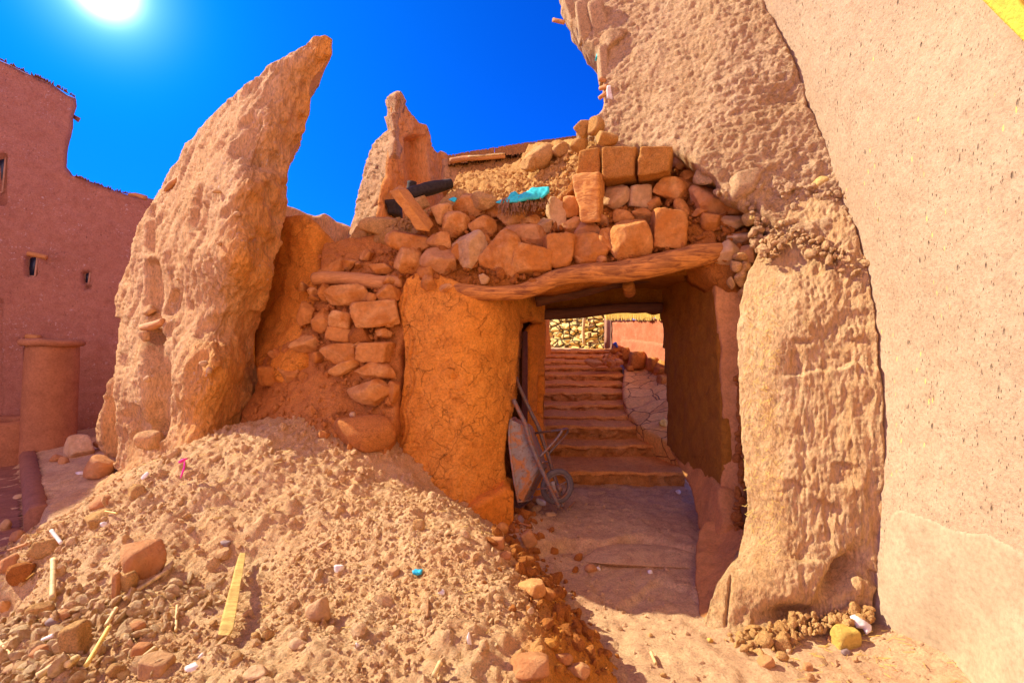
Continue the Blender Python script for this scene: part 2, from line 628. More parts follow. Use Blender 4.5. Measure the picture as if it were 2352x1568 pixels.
def clay(name, c1, c2, c3=None, sc=1.0, flank=None, grain=1.0, cracks=0.0, streak=1.0, fleck=0.0, pale=None, lumps=1.0, pit=0.0):
    c1, c2 = warm(c1), warm(c2)
    c3 = warm(c3) if c3 else None
    b = NB(name)
    v = b.mapped((1, 1, streak))
    big = b.noise(v, 1.3 * sc, 4, 0.6, 0.4)
    mid = b.noise(v, 9 * sc, 6, 0.65, 0.2)
    col = b.mix(b.ramp(big, [(0.35, 0.0), (0.65, 1.0)]), c1, c2)
    col = b.mix(b.math('MULTIPLY', b.ramp(mid, [(0.42, 0.0), (0.7, 1.0)]), 0.7), col, c3 or dark(c2, 0.72))
    fine = b.noise(v, 60 * sc, 4, 0.7)
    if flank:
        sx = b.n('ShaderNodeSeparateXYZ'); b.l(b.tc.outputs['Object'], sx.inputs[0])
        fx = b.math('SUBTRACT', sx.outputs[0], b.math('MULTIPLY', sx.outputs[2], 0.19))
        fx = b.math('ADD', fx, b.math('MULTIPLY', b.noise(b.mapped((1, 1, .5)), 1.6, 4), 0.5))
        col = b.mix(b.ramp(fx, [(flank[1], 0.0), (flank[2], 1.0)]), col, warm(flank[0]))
    g_ = min(grain, 1.6)
    col = b.mix(0.45 + 0.3 * min(g_, 1.4), col, b.mix(1.0, col, b.ramp(fine, [(0.28, 0.55), (0.5, 1.0), (0.74, 1.35)]), 'MULTIPLY'))
    dirt = b.noise(v, 23 * sc, 9, 0.78, 0.5)
    col = b.mix(0.35 * g_, col, b.mix(1.0, col, b.ramp(dirt, [(0.36, 0.55), (0.46, 1.05), (0.62, 1.35)]), 'MULTIPLY'))
    nrm = b.bump(mid, 0.35 * grain * lumps, 0.03)
    nrm = b.bump(dirt, 0.75 * grain, 0.022, nrm)
    nrm = b.bump(fine, 0.75 * grain, 0.009, nrm)
    tiny = b.noise(v, 220 * sc, 2, 0.6)
    nrm = b.bump(tiny, 0.35 * grain, 0.003, nrm)
    if cracks:
        dv = b.n('ShaderNodeVectorMath', operation='ADD')
        wv = b.n('ShaderNodeTexNoise'); wv.inputs['Scale'].default_value = 7; b.l(v, wv.inputs['Vector'])
        sc_ = b.n('ShaderNodeVectorMath', operation='SCALE'); sc_.inputs['Scale'].default_value = 0.16
        b.l(wv.outputs['Color'], sc_.inputs[0])
        b.l(v, dv.inputs[0]); b.l(sc_.outputs[0], dv.inputs[1])
        for s, w, k in ((5.5, 0.014, 1.0), (13, 0.022, 0.7)):
            e = b.voro(dv.outputs[0], s, 'DISTANCE_TO_EDGE')
            line = b.ramp(e, [(0.0, 0.0), (w, 1.0)])
            gate = b.ramp(b.noise(v, 2.7 * s / 5.5, 4), [(0.50, 0.0), (0.60, 1.0)])
            amt = b.math('MULTIPLY', b.math('MULTIPLY', b.math('SUBTRACT', 1.0, line), gate), cracks * k)
            inv = b.math('SUBTRACT', 1.0, amt)
            nrm = b.bump(inv, 1.0, 0.02, nrm)
            col = b.mix(b.math('MULTIPLY', amt, 0.6), col, dark(c2, 0.3))  # shade inside the cracks is also darkened in the colour
    if pit:
        for (rt, s_, lo_, kk) in (((0.25, 0.2, 0), 34, 0.53, 1.0), ((-0.2, 0.35, 0.4), 62, 0.50, 0.8), ((0.5, -0.3, 0.9), 95, 0.47, 0.6)):
            vv = b.mapped((1, 1, 0.30), rt)
            e = b.voro(vv, s_, 'F1')
            sel = b.ramp(b.noise(vv, s_ * 0.4, 2), [(lo_, 0.0), (lo_ + .08, 1.0)])
            am = b.math('MULTIPLY', b.ramp(e, [(0.06, 1.0), (0.2, 0.0)]), sel)
            am = b.math('MULTIPLY', am, pit * kk)
            col = b.mix(b.math('MULTIPLY', am, 0.75), col, dark(c2, 0.38))
            nrm = b.bump(b.math('SUBTRACT', 1.0, am), 0.9, 0.010, nrm)
    if fleck:
        vv = b.mapped((1, 1, 0.22), (0.5, -0.6, 0.3))
        e = b.voro(vv, 30, 'F1')
        sel = b.ramp(b.noise(vv, 6, 2), [(0.51, 0.0), (0.58, 1.0)])
        am = b.math('MULTIPLY', b.math('MULTIPLY', b.ramp(e, [(0.07, 1.0), (0.13, 0.0)]), sel), fleck)
        col = b.mix(am, col, (0.85, 0.55, 0.12))
    if pale:
        s = b.noise(b.mapped((1, 1, 1)), 26, 4, 0.75)
        g = b.noise(b.mapped((1, 1, 1)), 2.2, 2)
        am = b.math('MULTIPLY', b.ramp(s, [(0.60, 0.0), (0.66, 1.0)]), b.ramp(g, [(0.45, 0.0), (0.6, 1.0)]))
        col = b.mix(am, col, pale)
    b.l(col, b.bsdf.inputs['Base Color'])
    b.bsdf.inputs['Roughness'].default_value = 0.95
    b.bsdf.inputs['Specular IOR Level'].default_value = 0.15
    b.l(nrm, b.bsdf.inputs['Normal'])
    return b.m

def stone(name, c1, c2, c3, sc=1.0):
    c1, c2, c3 = warm(c1), warm(c2), warm(c3)
    b = NB(name)
    v = b.mapped((1, 1, 1))
    rnd = b.n('ShaderNodeObjectInfo').outputs['Random']
    off = b.n('ShaderNodeVectorMath', operation='ADD')
    cmb = b.n('ShaderNodeCombineXYZ')
    b.l(b.math('MULTIPLY', rnd, 31.0), cmb.inputs[0]); b.l(rnd, cmb.inputs[1]); b.l(b.math('MULTIPLY', rnd, 7.0), cmb.inputs[2])
    b.l(v, off.inputs[0]); b.l(cmb.outputs[0], off.inputs[1])
    v = off.outputs[0]
    big = b.noise(v, 4 * sc, 5, 0.6, 0.8)
    mid = b.noise(v, 22 * sc, 6, 0.7)
    fine = b.noise(v, 110 * sc, 4, 0.7)
    base = b.mix(b.ramp(rnd, [(0.0, 0.0), (1.0, 1.0)]), c1, c2)
    col = b.mix(b.ramp(big, [(0.42, 0.0), (0.62, 1.0)]), base, c3)
    col = b.mix(0.6, col, b.mix(1.0, col, b.ramp(mid, [(0.3, 0.6), (0.5, 1.0), (0.7, 1.3)]), 'MULTIPLY'))
    dust = b.ramp(b.noise(v, 9 * sc, 7, 0.7), [(0.45, 0.0), (0.62, 1.0)])
    col = b.mix(b.math('MULTIPLY', dust, 0.45), col, dark(c3, 0.85))
    nrm = b.bump(b.noise(v, 14 * sc, 8, 0.75, 0.6), 0.8, 0.03)
    nrm = b.bump(mid, 0.8, 0.02, nrm)
    nrm = b.bump(fine, 0.7, 0.006, nrm)
    b.l(col, b.bsdf.inputs['Base Color'])
    b.bsdf.inputs['Roughness'].default_value = 0.85
    b.bsdf.inputs['Specular IOR Level'].default_value = 0.25
    b.l(nrm, b.bsdf.inputs['Normal'])
    return b.m

def wood(name, c1, c2, rot=(0, 0, 0), sc=1.0, rough=0.8):
    b = NB(name)
    v = b.mapped((0.12, 1, 1), rot)
    g = b.noise(v, 42 * sc, 6, 0.65, 0.7)
    g2 = b.noise(b.mapped((1, 1, 1)), 5 * sc, 4)
    col = b.mix(b.ramp(g, [(0.36, 0.0), (0.6, 1.0)]), c1, c2)
    col = b.mix(b.math('MULTIPLY', b.ramp(g2, [(0.4, 0.0), (0.7, 1.0)]), 0.5), col, dark(c1, 0.7))
    nrm = b.bump(g, 0.9, 0.012)
    nrm = b.bump(b.noise(b.mapped((1, 1, 1)), 60 * sc, 4), 0.4, 0.006, nrm)
    b.l(col, b.bsdf.inputs['Base Color'])
    b.bsdf.inputs['Roughness'].default_value = rough
    b.l(nrm, b.bsdf.inputs['Normal'])
    return b.m

def plain(name, c, rough=0.8, metal=0.0, var=0.25, bump=0.3, sc=20, rust=None, emit=0):
    b = NB(name)
    v = b.mapped()
    n = b.noise(v, sc, 5, 0.65)
    col = b.mix(1.0, c, b.ramp(n, [(0.3, 1 - var), (0.7, 1 + var)]), 'MULTIPLY')
    if rust:
        col = b.mix(b.ramp(b.noise(v, sc * 0.6, 6, 0.75, 0.6), [(0.47, 0.0), (0.58, 1.0)]), col, rust)
        col = b.mix(b.math('MULTIPLY', b.ramp(b.noise(v, sc * 2.1, 4, 0.75), [(0.52, 0.0), (0.64, 1.0)]), 0.7), col, dark(rust, 0.45))
    b.l(col, b.bsdf.inputs['Base Color'])
    b.bsdf.inputs['Roughness'].default_value = rough
    b.bsdf.inputs['Metallic'].default_value = metal
    b.l(b.bump(n, bump, 0.004), b.bsdf.inputs['Normal'])
    return b.m

def flagstone(name, c1, c2, joint, sc=6, scz=1.0, w=0.05):
    c1, c2, joint = warm(c1), warm(c2), warm(joint)
    b = NB(name)
    v = b.mapped((1, 1, scz))
    wv = b.n('ShaderNodeTexNoise'); wv.inputs['Scale'].default_value = 5; b.l(v, wv.inputs['Vector'])
    s = b.n('ShaderNodeVectorMath', operation='SCALE'); s.inputs['Scale'].default_value = 0.09
    a = b.n('ShaderNodeVectorMath', operation='ADD')
    b.l(wv.outputs['Color'], s.inputs[0]); b.l(v, a.inputs[0]); b.l(s.outputs[0], a.inputs[1])
    e = b.voro(a.outputs[0], sc, 'DISTANCE_TO_EDGE')
    cell = b.n('ShaderNodeTexVoronoi'); cell.inputs['Scale'].default_value = sc; b.l(a.outputs[0], cell.inputs['Vector'])
    sp = b.n('ShaderNodeSeparateColor'); b.l(cell.outputs['Color'], sp.inputs[0])
    col = b.mix(sp.outputs[0], c1, c2)
    n = b.noise(v, 30, 6, 0.7)
    col = b.mix(0.7, col, b.mix(1.0, col, b.ramp(n, [(0.3, 0.6), (0.7, 1.35)]), 'MULTIPLY'))
    line = b.ramp(e, [(w * 0.4, 0.0), (w, 1.0)])
    col = b.mix(line, joint, col)
    nrm = b.bump(line, 1.0, 0.03)
    nrm = b.bump(n, 0.5, 0.01, nrm)
    b.l(col, b.bsdf.inputs['Base Color'])
    b.bsdf.inputs['Roughness'].default_value = 0.9
    b.l(nrm, b.bsdf.inputs['Normal'])
    return b.m

M = {}
M['smooth'] = clay('smooth_mud_plaster', (0.47, 0.325, 0.25), (0.44, 0.295, 0.225), (0.39, 0.245, 0.18), sc=1.0, grain=0.55, fleck=1.0, pit=1.0, lumps=0.5)
M['patch'] = clay('pale_repair_plaster', (0.475, 0.345, 0.265), (0.445, 0.315, 0.235), sc=0.8, grain=0.2, lumps=0.3)
M['rough'] = clay('rough_mud_plaster', (0.66, 0.43, 0.30), (0.60, 0.37, 0.23), (0.50, 0.28, 0.16), sc=1.3, grain=1.5, cracks=0.15)
M['pillar'] = clay('rain_washed_mud', (0.66, 0.43, 0.27), (0.60, 0.36, 0.20), (0.52, 0.27, 0.12), sc=1.3, grain=1.4, streak=0.3, cracks=0.1, fleck=0.5)
M['pillar_edge'] = clay('straw_mud_edge', (0.74, 0.50, 0.22), (0.66, 0.42, 0.17), sc=1.2, grain=1.0, fleck=1.0)
M['gate'] = clay('cracked_orange_mud', (0.80, 0.335, 0.07), (0.74, 0.29, 0.055), (0.56, 0.19, 0.03), sc=1.0, grain=0.9, cracks=0.6)
M['gate_smooth'] = clay('orange_mud_skin', (0.80, 0.29, 0.05), (0.72, 0.245, 0.04), sc=1.0, grain=0.5, cracks=0.4)
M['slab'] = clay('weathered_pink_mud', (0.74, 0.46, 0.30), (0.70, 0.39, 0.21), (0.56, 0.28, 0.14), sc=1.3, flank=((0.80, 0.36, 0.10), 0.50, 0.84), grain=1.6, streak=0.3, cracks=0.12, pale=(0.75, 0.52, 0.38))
M['ruin'] = clay('cracked_ruin_mud', (0.60, 0.36, 0.24), (0.56, 0.31, 0.18), (0.44, 0.22, 0.12), sc=1.2, grain=1.0, cracks=0.9)
M['ruin_in'] = clay('orange_ruin_inside', (0.66, 0.27, 0.09), (0.60, 0.23, 0.07), (0.72, 0.38, 0.2), sc=1.0, grain=0.8, cracks=0.3, streak=0.35)
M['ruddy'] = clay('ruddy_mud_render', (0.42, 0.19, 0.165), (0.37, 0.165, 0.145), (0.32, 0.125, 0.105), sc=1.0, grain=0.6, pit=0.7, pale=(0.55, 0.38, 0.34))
M['core'] = clay('dark_earth_mortar', (0.62, 0.23, 0.05), (0.54, 0.19, 0.04), (0.38, 0.12, 0.025), sc=2.2, grain=1.4, cracks=0.3)
M['slope'] = clay('fallen_orange_earth', (0.66, 0.27, 0.09), (0.58, 0.22, 0.07), (0.50, 0.18, 0.06), sc=1.8, grain=1.1, cracks=0.25)
M['mound'] = clay('loose_sandy_earth', (0.88, 0.59, 0.38), (0.86, 0.52, 0.30), (0.74, 0.40, 0.20), sc=2.6, flank=((0.74, 0.30, 0.06), 0.12, 0.36), grain=1.4, fleck=0.5)  # flank: orange of the shaded right bank mixed into the colour
M['heap'] = clay('crumbly_roof_earth', (0.78, 0.44, 0.18), (0.68, 0.36, 0.14), (0.54, 0.24, 0.07), sc=2.4, grain=1.4)
M['inner'] = clay('dark_brown_mud', (0.36, 0.15, 0.02), (0.32, 0.12, 0.018), (0.22, 0.08, 0.012), sc=1.0, grain=0.6, cracks=0.2)  # darker brown than the outer gateway mud
M['jamb'] = clay('smooth_jamb_plaster', (0.62, 0.29, 0.12), (0.56, 0.24, 0.09), sc=1.0, grain=0.4)
M['column'] = clay('smooth_orange_column', (0.44, 0.195, 0.12), (0.40, 0.165, 0.10), sc=0.8, grain=0.35)
M['red'] = clay('red_lime_plaster', (0.55, 0.16, 0.09), (0.50, 0.14, 0.08), (0.6, 0.26, 0.17), sc=0.9, grain=0.3)
M['red_low'] = clay('pale_red_plaster', (0.60, 0.21, 0.13), (0.56, 0.18, 0.11), sc=0.9, grain=0.3)
M['plaster_grey'] = clay('grey_pink_plaster', (0.42, 0.22, 0.17), (0.36, 0.18, 0.14), grain=0.3)
M['ground'] = clay('trodden_earth', (0.70, 0.47, 0.31), (0.58, 0.35, 0.23), (0.44, 0.23, 0.16), sc=1.4, grain=1.0, lumps=0.8)
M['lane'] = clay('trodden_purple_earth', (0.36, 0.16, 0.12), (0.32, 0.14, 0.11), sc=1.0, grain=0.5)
M['stone'] = stone('orange_stone', (0.66, 0.27, 0.08), (0.88, 0.48, 0.22), (0.60, 0.22, 0.05))
M['stone_red'] = stone('red_stone', (0.62, 0.27, 0.12), (0.56, 0.22, 0.09), (0.68, 0.34, 0.17))
M['stone_pale'] = stone('pale_stone', (0.74, 0.46, 0.29), (0.78, 0.52, 0.36), (0.62, 0.34, 0.18))
M['clod'] = clay('crumbly_clod', (0.78, 0.46, 0.22), (0.68, 0.36, 0.15), sc=2.5, grain=1.3)
M['clod_dark'] = clay('orange_clod', (0.56, 0.21, 0.055), (0.50, 0.17, 0.045), sc=2.5, grain=1.3)
M['white'] = plain('white_chip', (0.75, 0.66, 0.56), var=0.15)
M['yellow'] = stone('yellow_stone', (0.72, 0.50, 0.13), (0.72, 0.5, 0.13), (0.66, 0.38, 0.12))
M['yellow_slab'] = stone('straw_yellow_slab', (0.70, 0.46, 0.17), (0.70, 0.46, 0.17), (0.62, 0.36, 0.14))
M['log'] = wood('weathered_orange_log', (0.24, 0.07, 0.01), (0.72, 0.29, 0.05))
M['log2'] = wood('dusty_log', (0.50, 0.20, 0.05), (0.66, 0.30, 0.09))
M['timber'] = wood('hewn_orange_timber', (0.56, 0.20, 0.02), (0.74, 0.32, 0.05), (0, 0.9, 0))
M['timber_up'] = wood('upright_hewn_timber', (0.46, 0.15, 0.02), (0.80, 0.36, 0.07), (0, 1.57, 0))
M['char'] = plain('charred_wood', (0.030, 0.020, 0.014), 0.9, var=0.6, bump=0.9, sc=40)
M['reed'] = plain('dry_reed', (0.64, 0.44, 0.17), 0.7, var=0.5, sc=30)
M['straw'] = plain('yellow_straw', (0.74, 0.50, 0.10), 0.6, var=0.3, sc=30)
M['reed_dark'] = plain('brown_reeds', (0.30, 0.13, 0.035), 0.8, var=0.5, sc=60)
M['splinter'] = wood('yellow_splinter', (0.46, 0.25, 0.04), (0.72, 0.48, 0.10), (0.2, 0, 1.5), sc=1.6)
M['dark_beam'] = wood('dark_beam_wood', (0.10, 0.03, 0.012), (0.17, 0.06, 0.02))  # dark brown grain for the passage beams
M['door'] = wood('dark_red_door_wood', (0.09, 0.022, 0.01), (0.15, 0.04, 0.018), (0, 1.57, 0))
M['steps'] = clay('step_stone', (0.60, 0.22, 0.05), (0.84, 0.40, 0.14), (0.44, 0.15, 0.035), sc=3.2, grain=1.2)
M['tread'] = clay('lit_tread', (0.88, 0.41, 0.13), (0.82, 0.34, 0.10), (0.60, 0.22, 0.06), sc=2.2, grain=0.8)  # paler than the risers; light on the step tops put into the colour
M['flags'] = flagstone('crazy_paving', (0.74, 0.37, 0.11), (0.86, 0.49, 0.18), (0.36, 0.13, 0.04), 3.4, 1.0, 0.022)
M['backwall'] = flagstone('dry_stone_wall', (0.86, 0.66, 0.30), (0.74, 0.52, 0.18), (0.12, 0.07, 0.02), 4.4, 1.5, 0.09)
M['glass'] = plain('dark_window', (0.01, 0.02, 0.05), 0.35, var=0.3, bump=0.0)
M['frame'] = plain('dusty_window_frame', (0.50, 0.27, 0.17), 0.8)
M['turq'] = plain('turquoise_paint', (0.03, 0.55, 0.52), 0.6, var=0.3, sc=30)
M['pink'] = plain('pink_ribbon', (0.85, 0.03, 0.35), 0.4, var=0.1)
M['blue'] = plain('blue_plastic', (0.02, 0.45, 0.62), 0.35, var=0.15)
M['bluebag'] = plain('deep_blue_plastic', (0.05, 0.10, 0.55), 0.4, var=0.3)
M['metal'] = plain('rusty_painted_steel', (0.27, 0.22, 0.19), 0.7, 0.0, sc=16, rust=(0.46, 0.17, 0.045))
M['tube'] = plain('rusty_tube', (0.20, 0.16, 0.14), 0.6, 0.2, sc=40, rust=(0.30, 0.12, 0.05))
M['tyre'] = plain('dusty_tyre', (0.13, 0.10, 0.09), 0.85, sc=30)
M['ywood'] = wood('yellow_painted_beam', (0.62, 0.36, 0.02), (0.80, 0.52, 0.03), (0, -0.9, 0))
M['teal_dark'] = plain('dark_teal_paint', (0.02, 0.12, 0.10), 0.5)
M['pebbles'] = stone('mixed_pebbles', (0.86, 0.62, 0.40), (0.86, 0.62, 0.40), (0.66, 0.36, 0.17), 4.0)
M['brick'] = clay('sun_dried_brick', (0.62, 0.30, 0.10), (0.56, 0.25, 0.07), (0.46, 0.18, 0.05), sc=1.6, grain=1.2)
M['cobble'] = plain('grey_cobble', (0.24, 0.15, 0.12), 0.8)
# ---------------- terrain ----------------
def sstep(a, b, x):
    t = np.clip((x - a) / (b - a), 0, 1)
    return t * t * (3 - 2 * t)

KA = np.array([-6.3, 6.65]); KB = np.array([-3.45, 3.75])     # kerb line
KD = (KB - KA) / np.linalg.norm(KB - KA); KN = np.array([-KD[1], KD[0]])
def ground_z(x, y, detail=True):
    x = np.asarray(x, float); y = np.asarray(y, float)
    z = np.zeros_like(x)
    s = (x - KA[0]) * KN[0] + (y - KA[1]) * KN[1]             # >0 : right of the kerb
    lane = sstep(-2.6, -3.8, x)
    z = z + lane * (0.10 + 0.015 * np.clip(y - 3.5, 0, 4)) + lane * 0.16 * sstep(-0.02, 0.05, s) + lane * 0.12 * np.clip(s, 0, 1.2)
    wob = 0.10 * np.sin(x * 4.1 + 1) + 0.05 * np.sin(x * 11)
    ins = sstep(-0.35, 0.05, x) * sstep(2.2, 1.7, x)
    z = z + ins * 0.085 * sstep(3.74, 3.79, y + wob) + ins * 0.03 * sstep(3.05, 3.1, y + 2 * wob)
    z = z + ins * 0.03 * sstep(4.4, 5.2, y)
    z = z + 0.16 * np.exp(-((x - 2.35) / 0.42) ** 2) * sstep(3.3, 2.6, y) * sstep(-6, 1, y)
    z = z + 0.10 * np.exp(-((x - 0.02) / 0.35) ** 2) * sstep(3.2, 3.9, y) * sstep(4.6, 4.1, y)
    if detail:
        P = np.c_[x.ravel(), y.ravel(), np.zeros(x.size)]
        near = np.exp(-(np.hypot(x, y) / 14) ** 2)
        n = (0.020 * fbm(P * 2.1, 4, seed=3) + 0.010 * fbm(P * 11, 3, seed=5)).reshape(x.shape)
        w = vnoise(P * np.array([1.2, 1.2, 1]) + 4, 8).reshape(x.shape)
        n = n + 0.045 * np.floor(w * 3 + fbm(P * 5, 3, seed=6).reshape(x.shape) * 0.6) / 3 + (0.008 * fbm(P * 28, 3, seed=9, gain=.7) + 0.012 * fbm(P * 7, 4, seed=10, ridged=True, gain=.6)).reshape(x.shape)
        z = z + n * (0.25 + 0.75 * near)
    return z

def grid_mesh(name, mat, xs, ys, zf, mask=None, parent=None, dz=0.0):
    X, Y = np.meshgrid(xs, ys)
    Z = zf(X, Y) + dz
    V = np.stack([X.ravel(), Y.ravel(), Z.ravel()], 1)
    nx, ny = len(xs), len(ys)
    idx = np.arange(nx * ny).reshape(ny, nx)
    q = np.stack([idx[:-1, :-1], idx[:-1, 1:], idx[1:, 1:], idx[1:, :-1]], -1).reshape(-1, 4)
    if mask is not None:
        mk = mask(X, Y)
        cm = (mk[:-1, :-1] & mk[:-1, 1:] & mk[1:, 1:] & mk[1:, :-1]).ravel()
        q = q[cm]
        used = np.unique(q); rm = -np.ones(len(V), int); rm[used] = np.arange(len(used))
        V = V[used]; q = rm[q]
    return mesh_obj(name, V, q, mat, parent, base=(0, 0, 0))

def warp_axis(lo, hi, fine_lo, fine_hi, step, grow=1.12):
    a = list(np.arange(fine_lo, fine_hi + 1e-6, step))
    s = step; x = a[0]; left = []
    while x > lo:
        s *= grow; x -= s; left.append(max(x, lo))
    s = step; x = a[-1]; right = []
    while x < hi:
        s *= grow; x += s; right.append(min(x, hi))
    return np.array(left[::-1] + a + right)

gx = warp_axis(-90, 90, -4.2, 2.6, 0.022)
gy = warp_axis(-60, 140, 1.4, 5.4, 0.022)
g = grid_mesh("ground", M['ground'], gx, gy, ground_z)
tag(g, kind='structure')
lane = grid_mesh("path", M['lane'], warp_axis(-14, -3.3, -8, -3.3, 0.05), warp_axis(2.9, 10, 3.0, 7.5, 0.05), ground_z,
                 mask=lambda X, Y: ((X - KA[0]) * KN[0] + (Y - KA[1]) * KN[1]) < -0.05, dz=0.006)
tag(lane, kind='structure')

# ---- mud kerb along the lane
kp = [KA + KD * t for t in np.linspace(0, 3.6, 12)]
kv = []
for p in kp:
    z = float(ground_z(p[0] - 0.2, p[1], False))
    kv.append((p[0], p[1], z))
def strip_solid(name, mat, pts, w, h, parent=None, seed=1, n=4, noise=0.012):
    V = []; Q = []
    prof = [(-w / 2, -0.08), (-w / 2, h * 0.7), (-w * 0.32, h), (0, h * 1.04), (w * 0.32, h), (w / 2, h * 0.7), (w / 2, -0.08)]
    dense = []
    for a, b in zip(pts[:-1], pts[1:]):
        for j in range(n):
            dense.append(np.array(a) + (np.array(b) - np.array(a)) * j / n)
    dense.append(np.array(pts[-1]))
    dd = np.array(dense)
    for i, p in enumerate(dd):
        t = dd[min(i + 1, len(dd) - 1)] - dd[max(i - 1, 0)]
        nn = np.array([-t[1], t[0], 0]); nn /= np.linalg.norm(nn)
        for o_, hh in prof:
            V.append(p + nn * o_ + np.array([0, 0, hh]))
    V = np.array(V)
    V += noise * np.stack([fbm(V * 8 + 7 * k, 4, seed=seed + k) for k in range(3)], 1)
    m = len(prof)
    for i in range(len(dd) - 1):
        for j in range(m - 1):
            Q.append((i * m + j, i * m + j + 1, (i + 1) * m + j + 1, (i + 1) * m + j))
    e = [tuple(range(m))[::-1], tuple((len(dd) - 1) * m + j for j in range(m))]
    return mesh_obj(name, V, [np.array(Q), np.array(e)], mat, parent)
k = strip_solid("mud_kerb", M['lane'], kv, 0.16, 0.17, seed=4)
tag(k, "long low purple mud kerb running beside the lane at the left edge", "kerb")

# ---- foreground mound of loose earth
mc = [(130, 1235, 3.0), (230, 1160, 3.15), (330, 1090, 3.3), (440, 1050, 3.45), (560, 1010, 3.6), (640, 1018, 3.62), (700, 1040, 3.6), (880, 1110, 3.5), (1040, 1160, 3.3),
      (1130, 1240, 2.9), (1150, 1310, 2.6), (1175, 1380, 2.3), (1195, 1535, 1.9),
      (600, 1300, 2.75), (900, 1350, 2.45), (900, 1200, 2.98), (300, 1300, 2.7), (700, 1150, 3.15), (350, 1180, 3.05),
      (600, 1500, 2.0), (900, 1568, 1.8), (300, 1500, 2.1), (100, 1500, 2.2), (0, 1568, 2.1), (100, 1350, 2.7), (60, 1290, 2.9), (20, 1400, 2.75)]
mw = [tuple(P3(*q)) for q in mc]
mw += [(0.26, 3.32, 0.0), (0.46, 2.7, 0.0), (0.54, 2.35, -0.01), (0.10, 4.0, 0.02), (0.34, 3.0, -0.01), (0.55, 2.0, -0.01), (0.50, 1.6, -0.03),
       (-2.6, 4.2, 0.74), (-1.9, 4.3, 0.98), (-1.2, 4.2, 0.98), (-0.75, 4.1, 0.66), (-0.3, 4.0, 0.30), (-3.4, 4.2, 0.35), (-4.3, 4.4, 0.1),
       (-3.9, 3.0, -0.05), (-3.9, 2.2, -0.05), (-3.2, 1.6, 0.0), (-1, 1.1, 0.33), (-2, 1.1, 0.2), (0.1, 1.1, 0.12), (-3.1, 2.5, 0.05), (-3.4, 3.5, 0.12)]
mw = np.array(mw)
class TPS:
    def __init__(s, xy, z, sm=0.0005):
        s.x = xy; n = len(xy)
        K = Depth._k(xy, xy) + np.eye(n) * sm
        Q = np.c_[np.ones(n), xy]
        A = np.zeros((n + 3, n + 3)); A[:n, :n] = K; A[:n, n:] = Q; A[n:, :n] = Q.T
        r = np.linalg.solve(A, np.r_[z, 0, 0, 0]); s.k = r[:n]; s.c = r[n:]
    def __call__(s, x, y):
        p = np.c_[x.ravel(), y.ravel()]
        out = np.empty(len(p))
        for i in range(0, len(p), 20000):
            q = p[i:i + 20000]
            out[i:i + 20000] = s.c[0] + q @ s.c[1:] + Depth._k(q, s.x) @ s.k
        return out.reshape(x.shape)
mt = TPS(mw[:, :2], mw[:, 2])
def mound_z(x, y, fine=True):
    x = np.asarray(x, float); y = np.asarray(y, float)
    z = mt(x, y)
    P = np.c_[x.ravel(), y.ravel(), z.ravel()]
    n = 0.045 * fbm(P * 2.6, 3, seed=21) + 0.028 * fbm(P * 8, 3, seed=22)
    if fine:
        f1, f2, c = worley(P * 9 + 3, 23)
        sel = c > 0.45
        n = n + np.where(sel, 0.040 * np.clip(0.55 - f1, 0, 1) * (0.5 + c), 0)
        f1, f2, c = worley(P * 24 + 1, 24)
        n = n + np.where(c > 0.3, 0.030 * np.clip(0.55 - f1, 0, 1), 0)
        n = n + 0.016 * fbm(P * 34, 3, seed=25, gain=.65) + 0.02 * np.minimum(fbm(P * 5.5, 3, seed=26, ridged=True), 0.2)
    z = z + n.reshape(x.shape)
    edge = sstep(-4.3, -3.7, x) * sstep(0.75, 0.55, x) * sstep(1.0, 1.15, y)
    return z * edge - 0.12 * (1 - edge)
mx = np.arange(-4.3, 0.76, 0.0115); my = np.arange(1.0, 4.75, 0.0125)
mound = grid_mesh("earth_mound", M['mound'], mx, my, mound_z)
tag(mound, "large sunlit mound of loose crumbly sandy earth filling the lower left foreground", "earth mound")

def top_z(x, y):
    a = np.array([[x]]); b = np.array([[y]])
    zg = float(ground_z(a, b)[0, 0])
    if -4.3 < x < 0.75 and 1.0 < y < 4.75:
        return max(zg, float(mound_z(a, b)[0, 0]))
    return zg
_ys = np.linspace(1.2, 9.0, 700)
def hit(u, v):
    """first point of the terrain seen at a picture position"""
    a = (u - CU) / F; b = (CV - v) / F
    x = a * _ys; z = EYE + b * _ys
    zt = ground_z(x, _ys)
    inm = (x > -4.3) & (x < 0.75) & (_ys < 4.75)
    zt = np.where(inm, np.maximum(zt, mound_z(x, _ys)), zt)
    k = np.nonzero(z < zt)[0]
    i = k[0] if len(k) else len(_ys) - 1
    return Vector((float(x[i]), float(_ys[i]), float(zt[i])))

# ---------------- erosion recipes ----------------
def D_rough(a=0.03, f=3.0, fa=0.012, ff=14, seed=1, zs=1.0, crack=0.0, cf=4.0, clod=0.0, clf=9.0):
    def fn(P, u, v):
        Q = P * np.array([1, 1, zs])
        n = a * fbm(Q * f, 4, seed=seed) + fa * fbm(Q * ff, 4, seed=seed + 3)
        if crack:
            Qd = P * cf + 0.35 * np.stack([fbm(P * 6 + 5 * k, 2, seed=seed + 40 + k) for k in range(3)], 1)
            f1, f2, c = worley(Qd, seed + 7)
            g = sstep(-0.15, 0.1, vnoise(P * 1.7, seed + 9))
            n = n - crack * np.clip(1 - (f2 - f1) / 0.07, 0, 1) * g
        if clod:
            f1, f2, c = worley(Q * clf, seed + 11)
            n = n + clod * np.clip(0.6 - f1, 0, 1) * np.where(c > 0.35, 1.0, 0.2)
            f1, f2, c = worley(Q * clf * 2.3, seed + 12)
            n = n + clod * 0.4 * np.clip(0.6 - f1, 0, 1)
        return n
    return fn

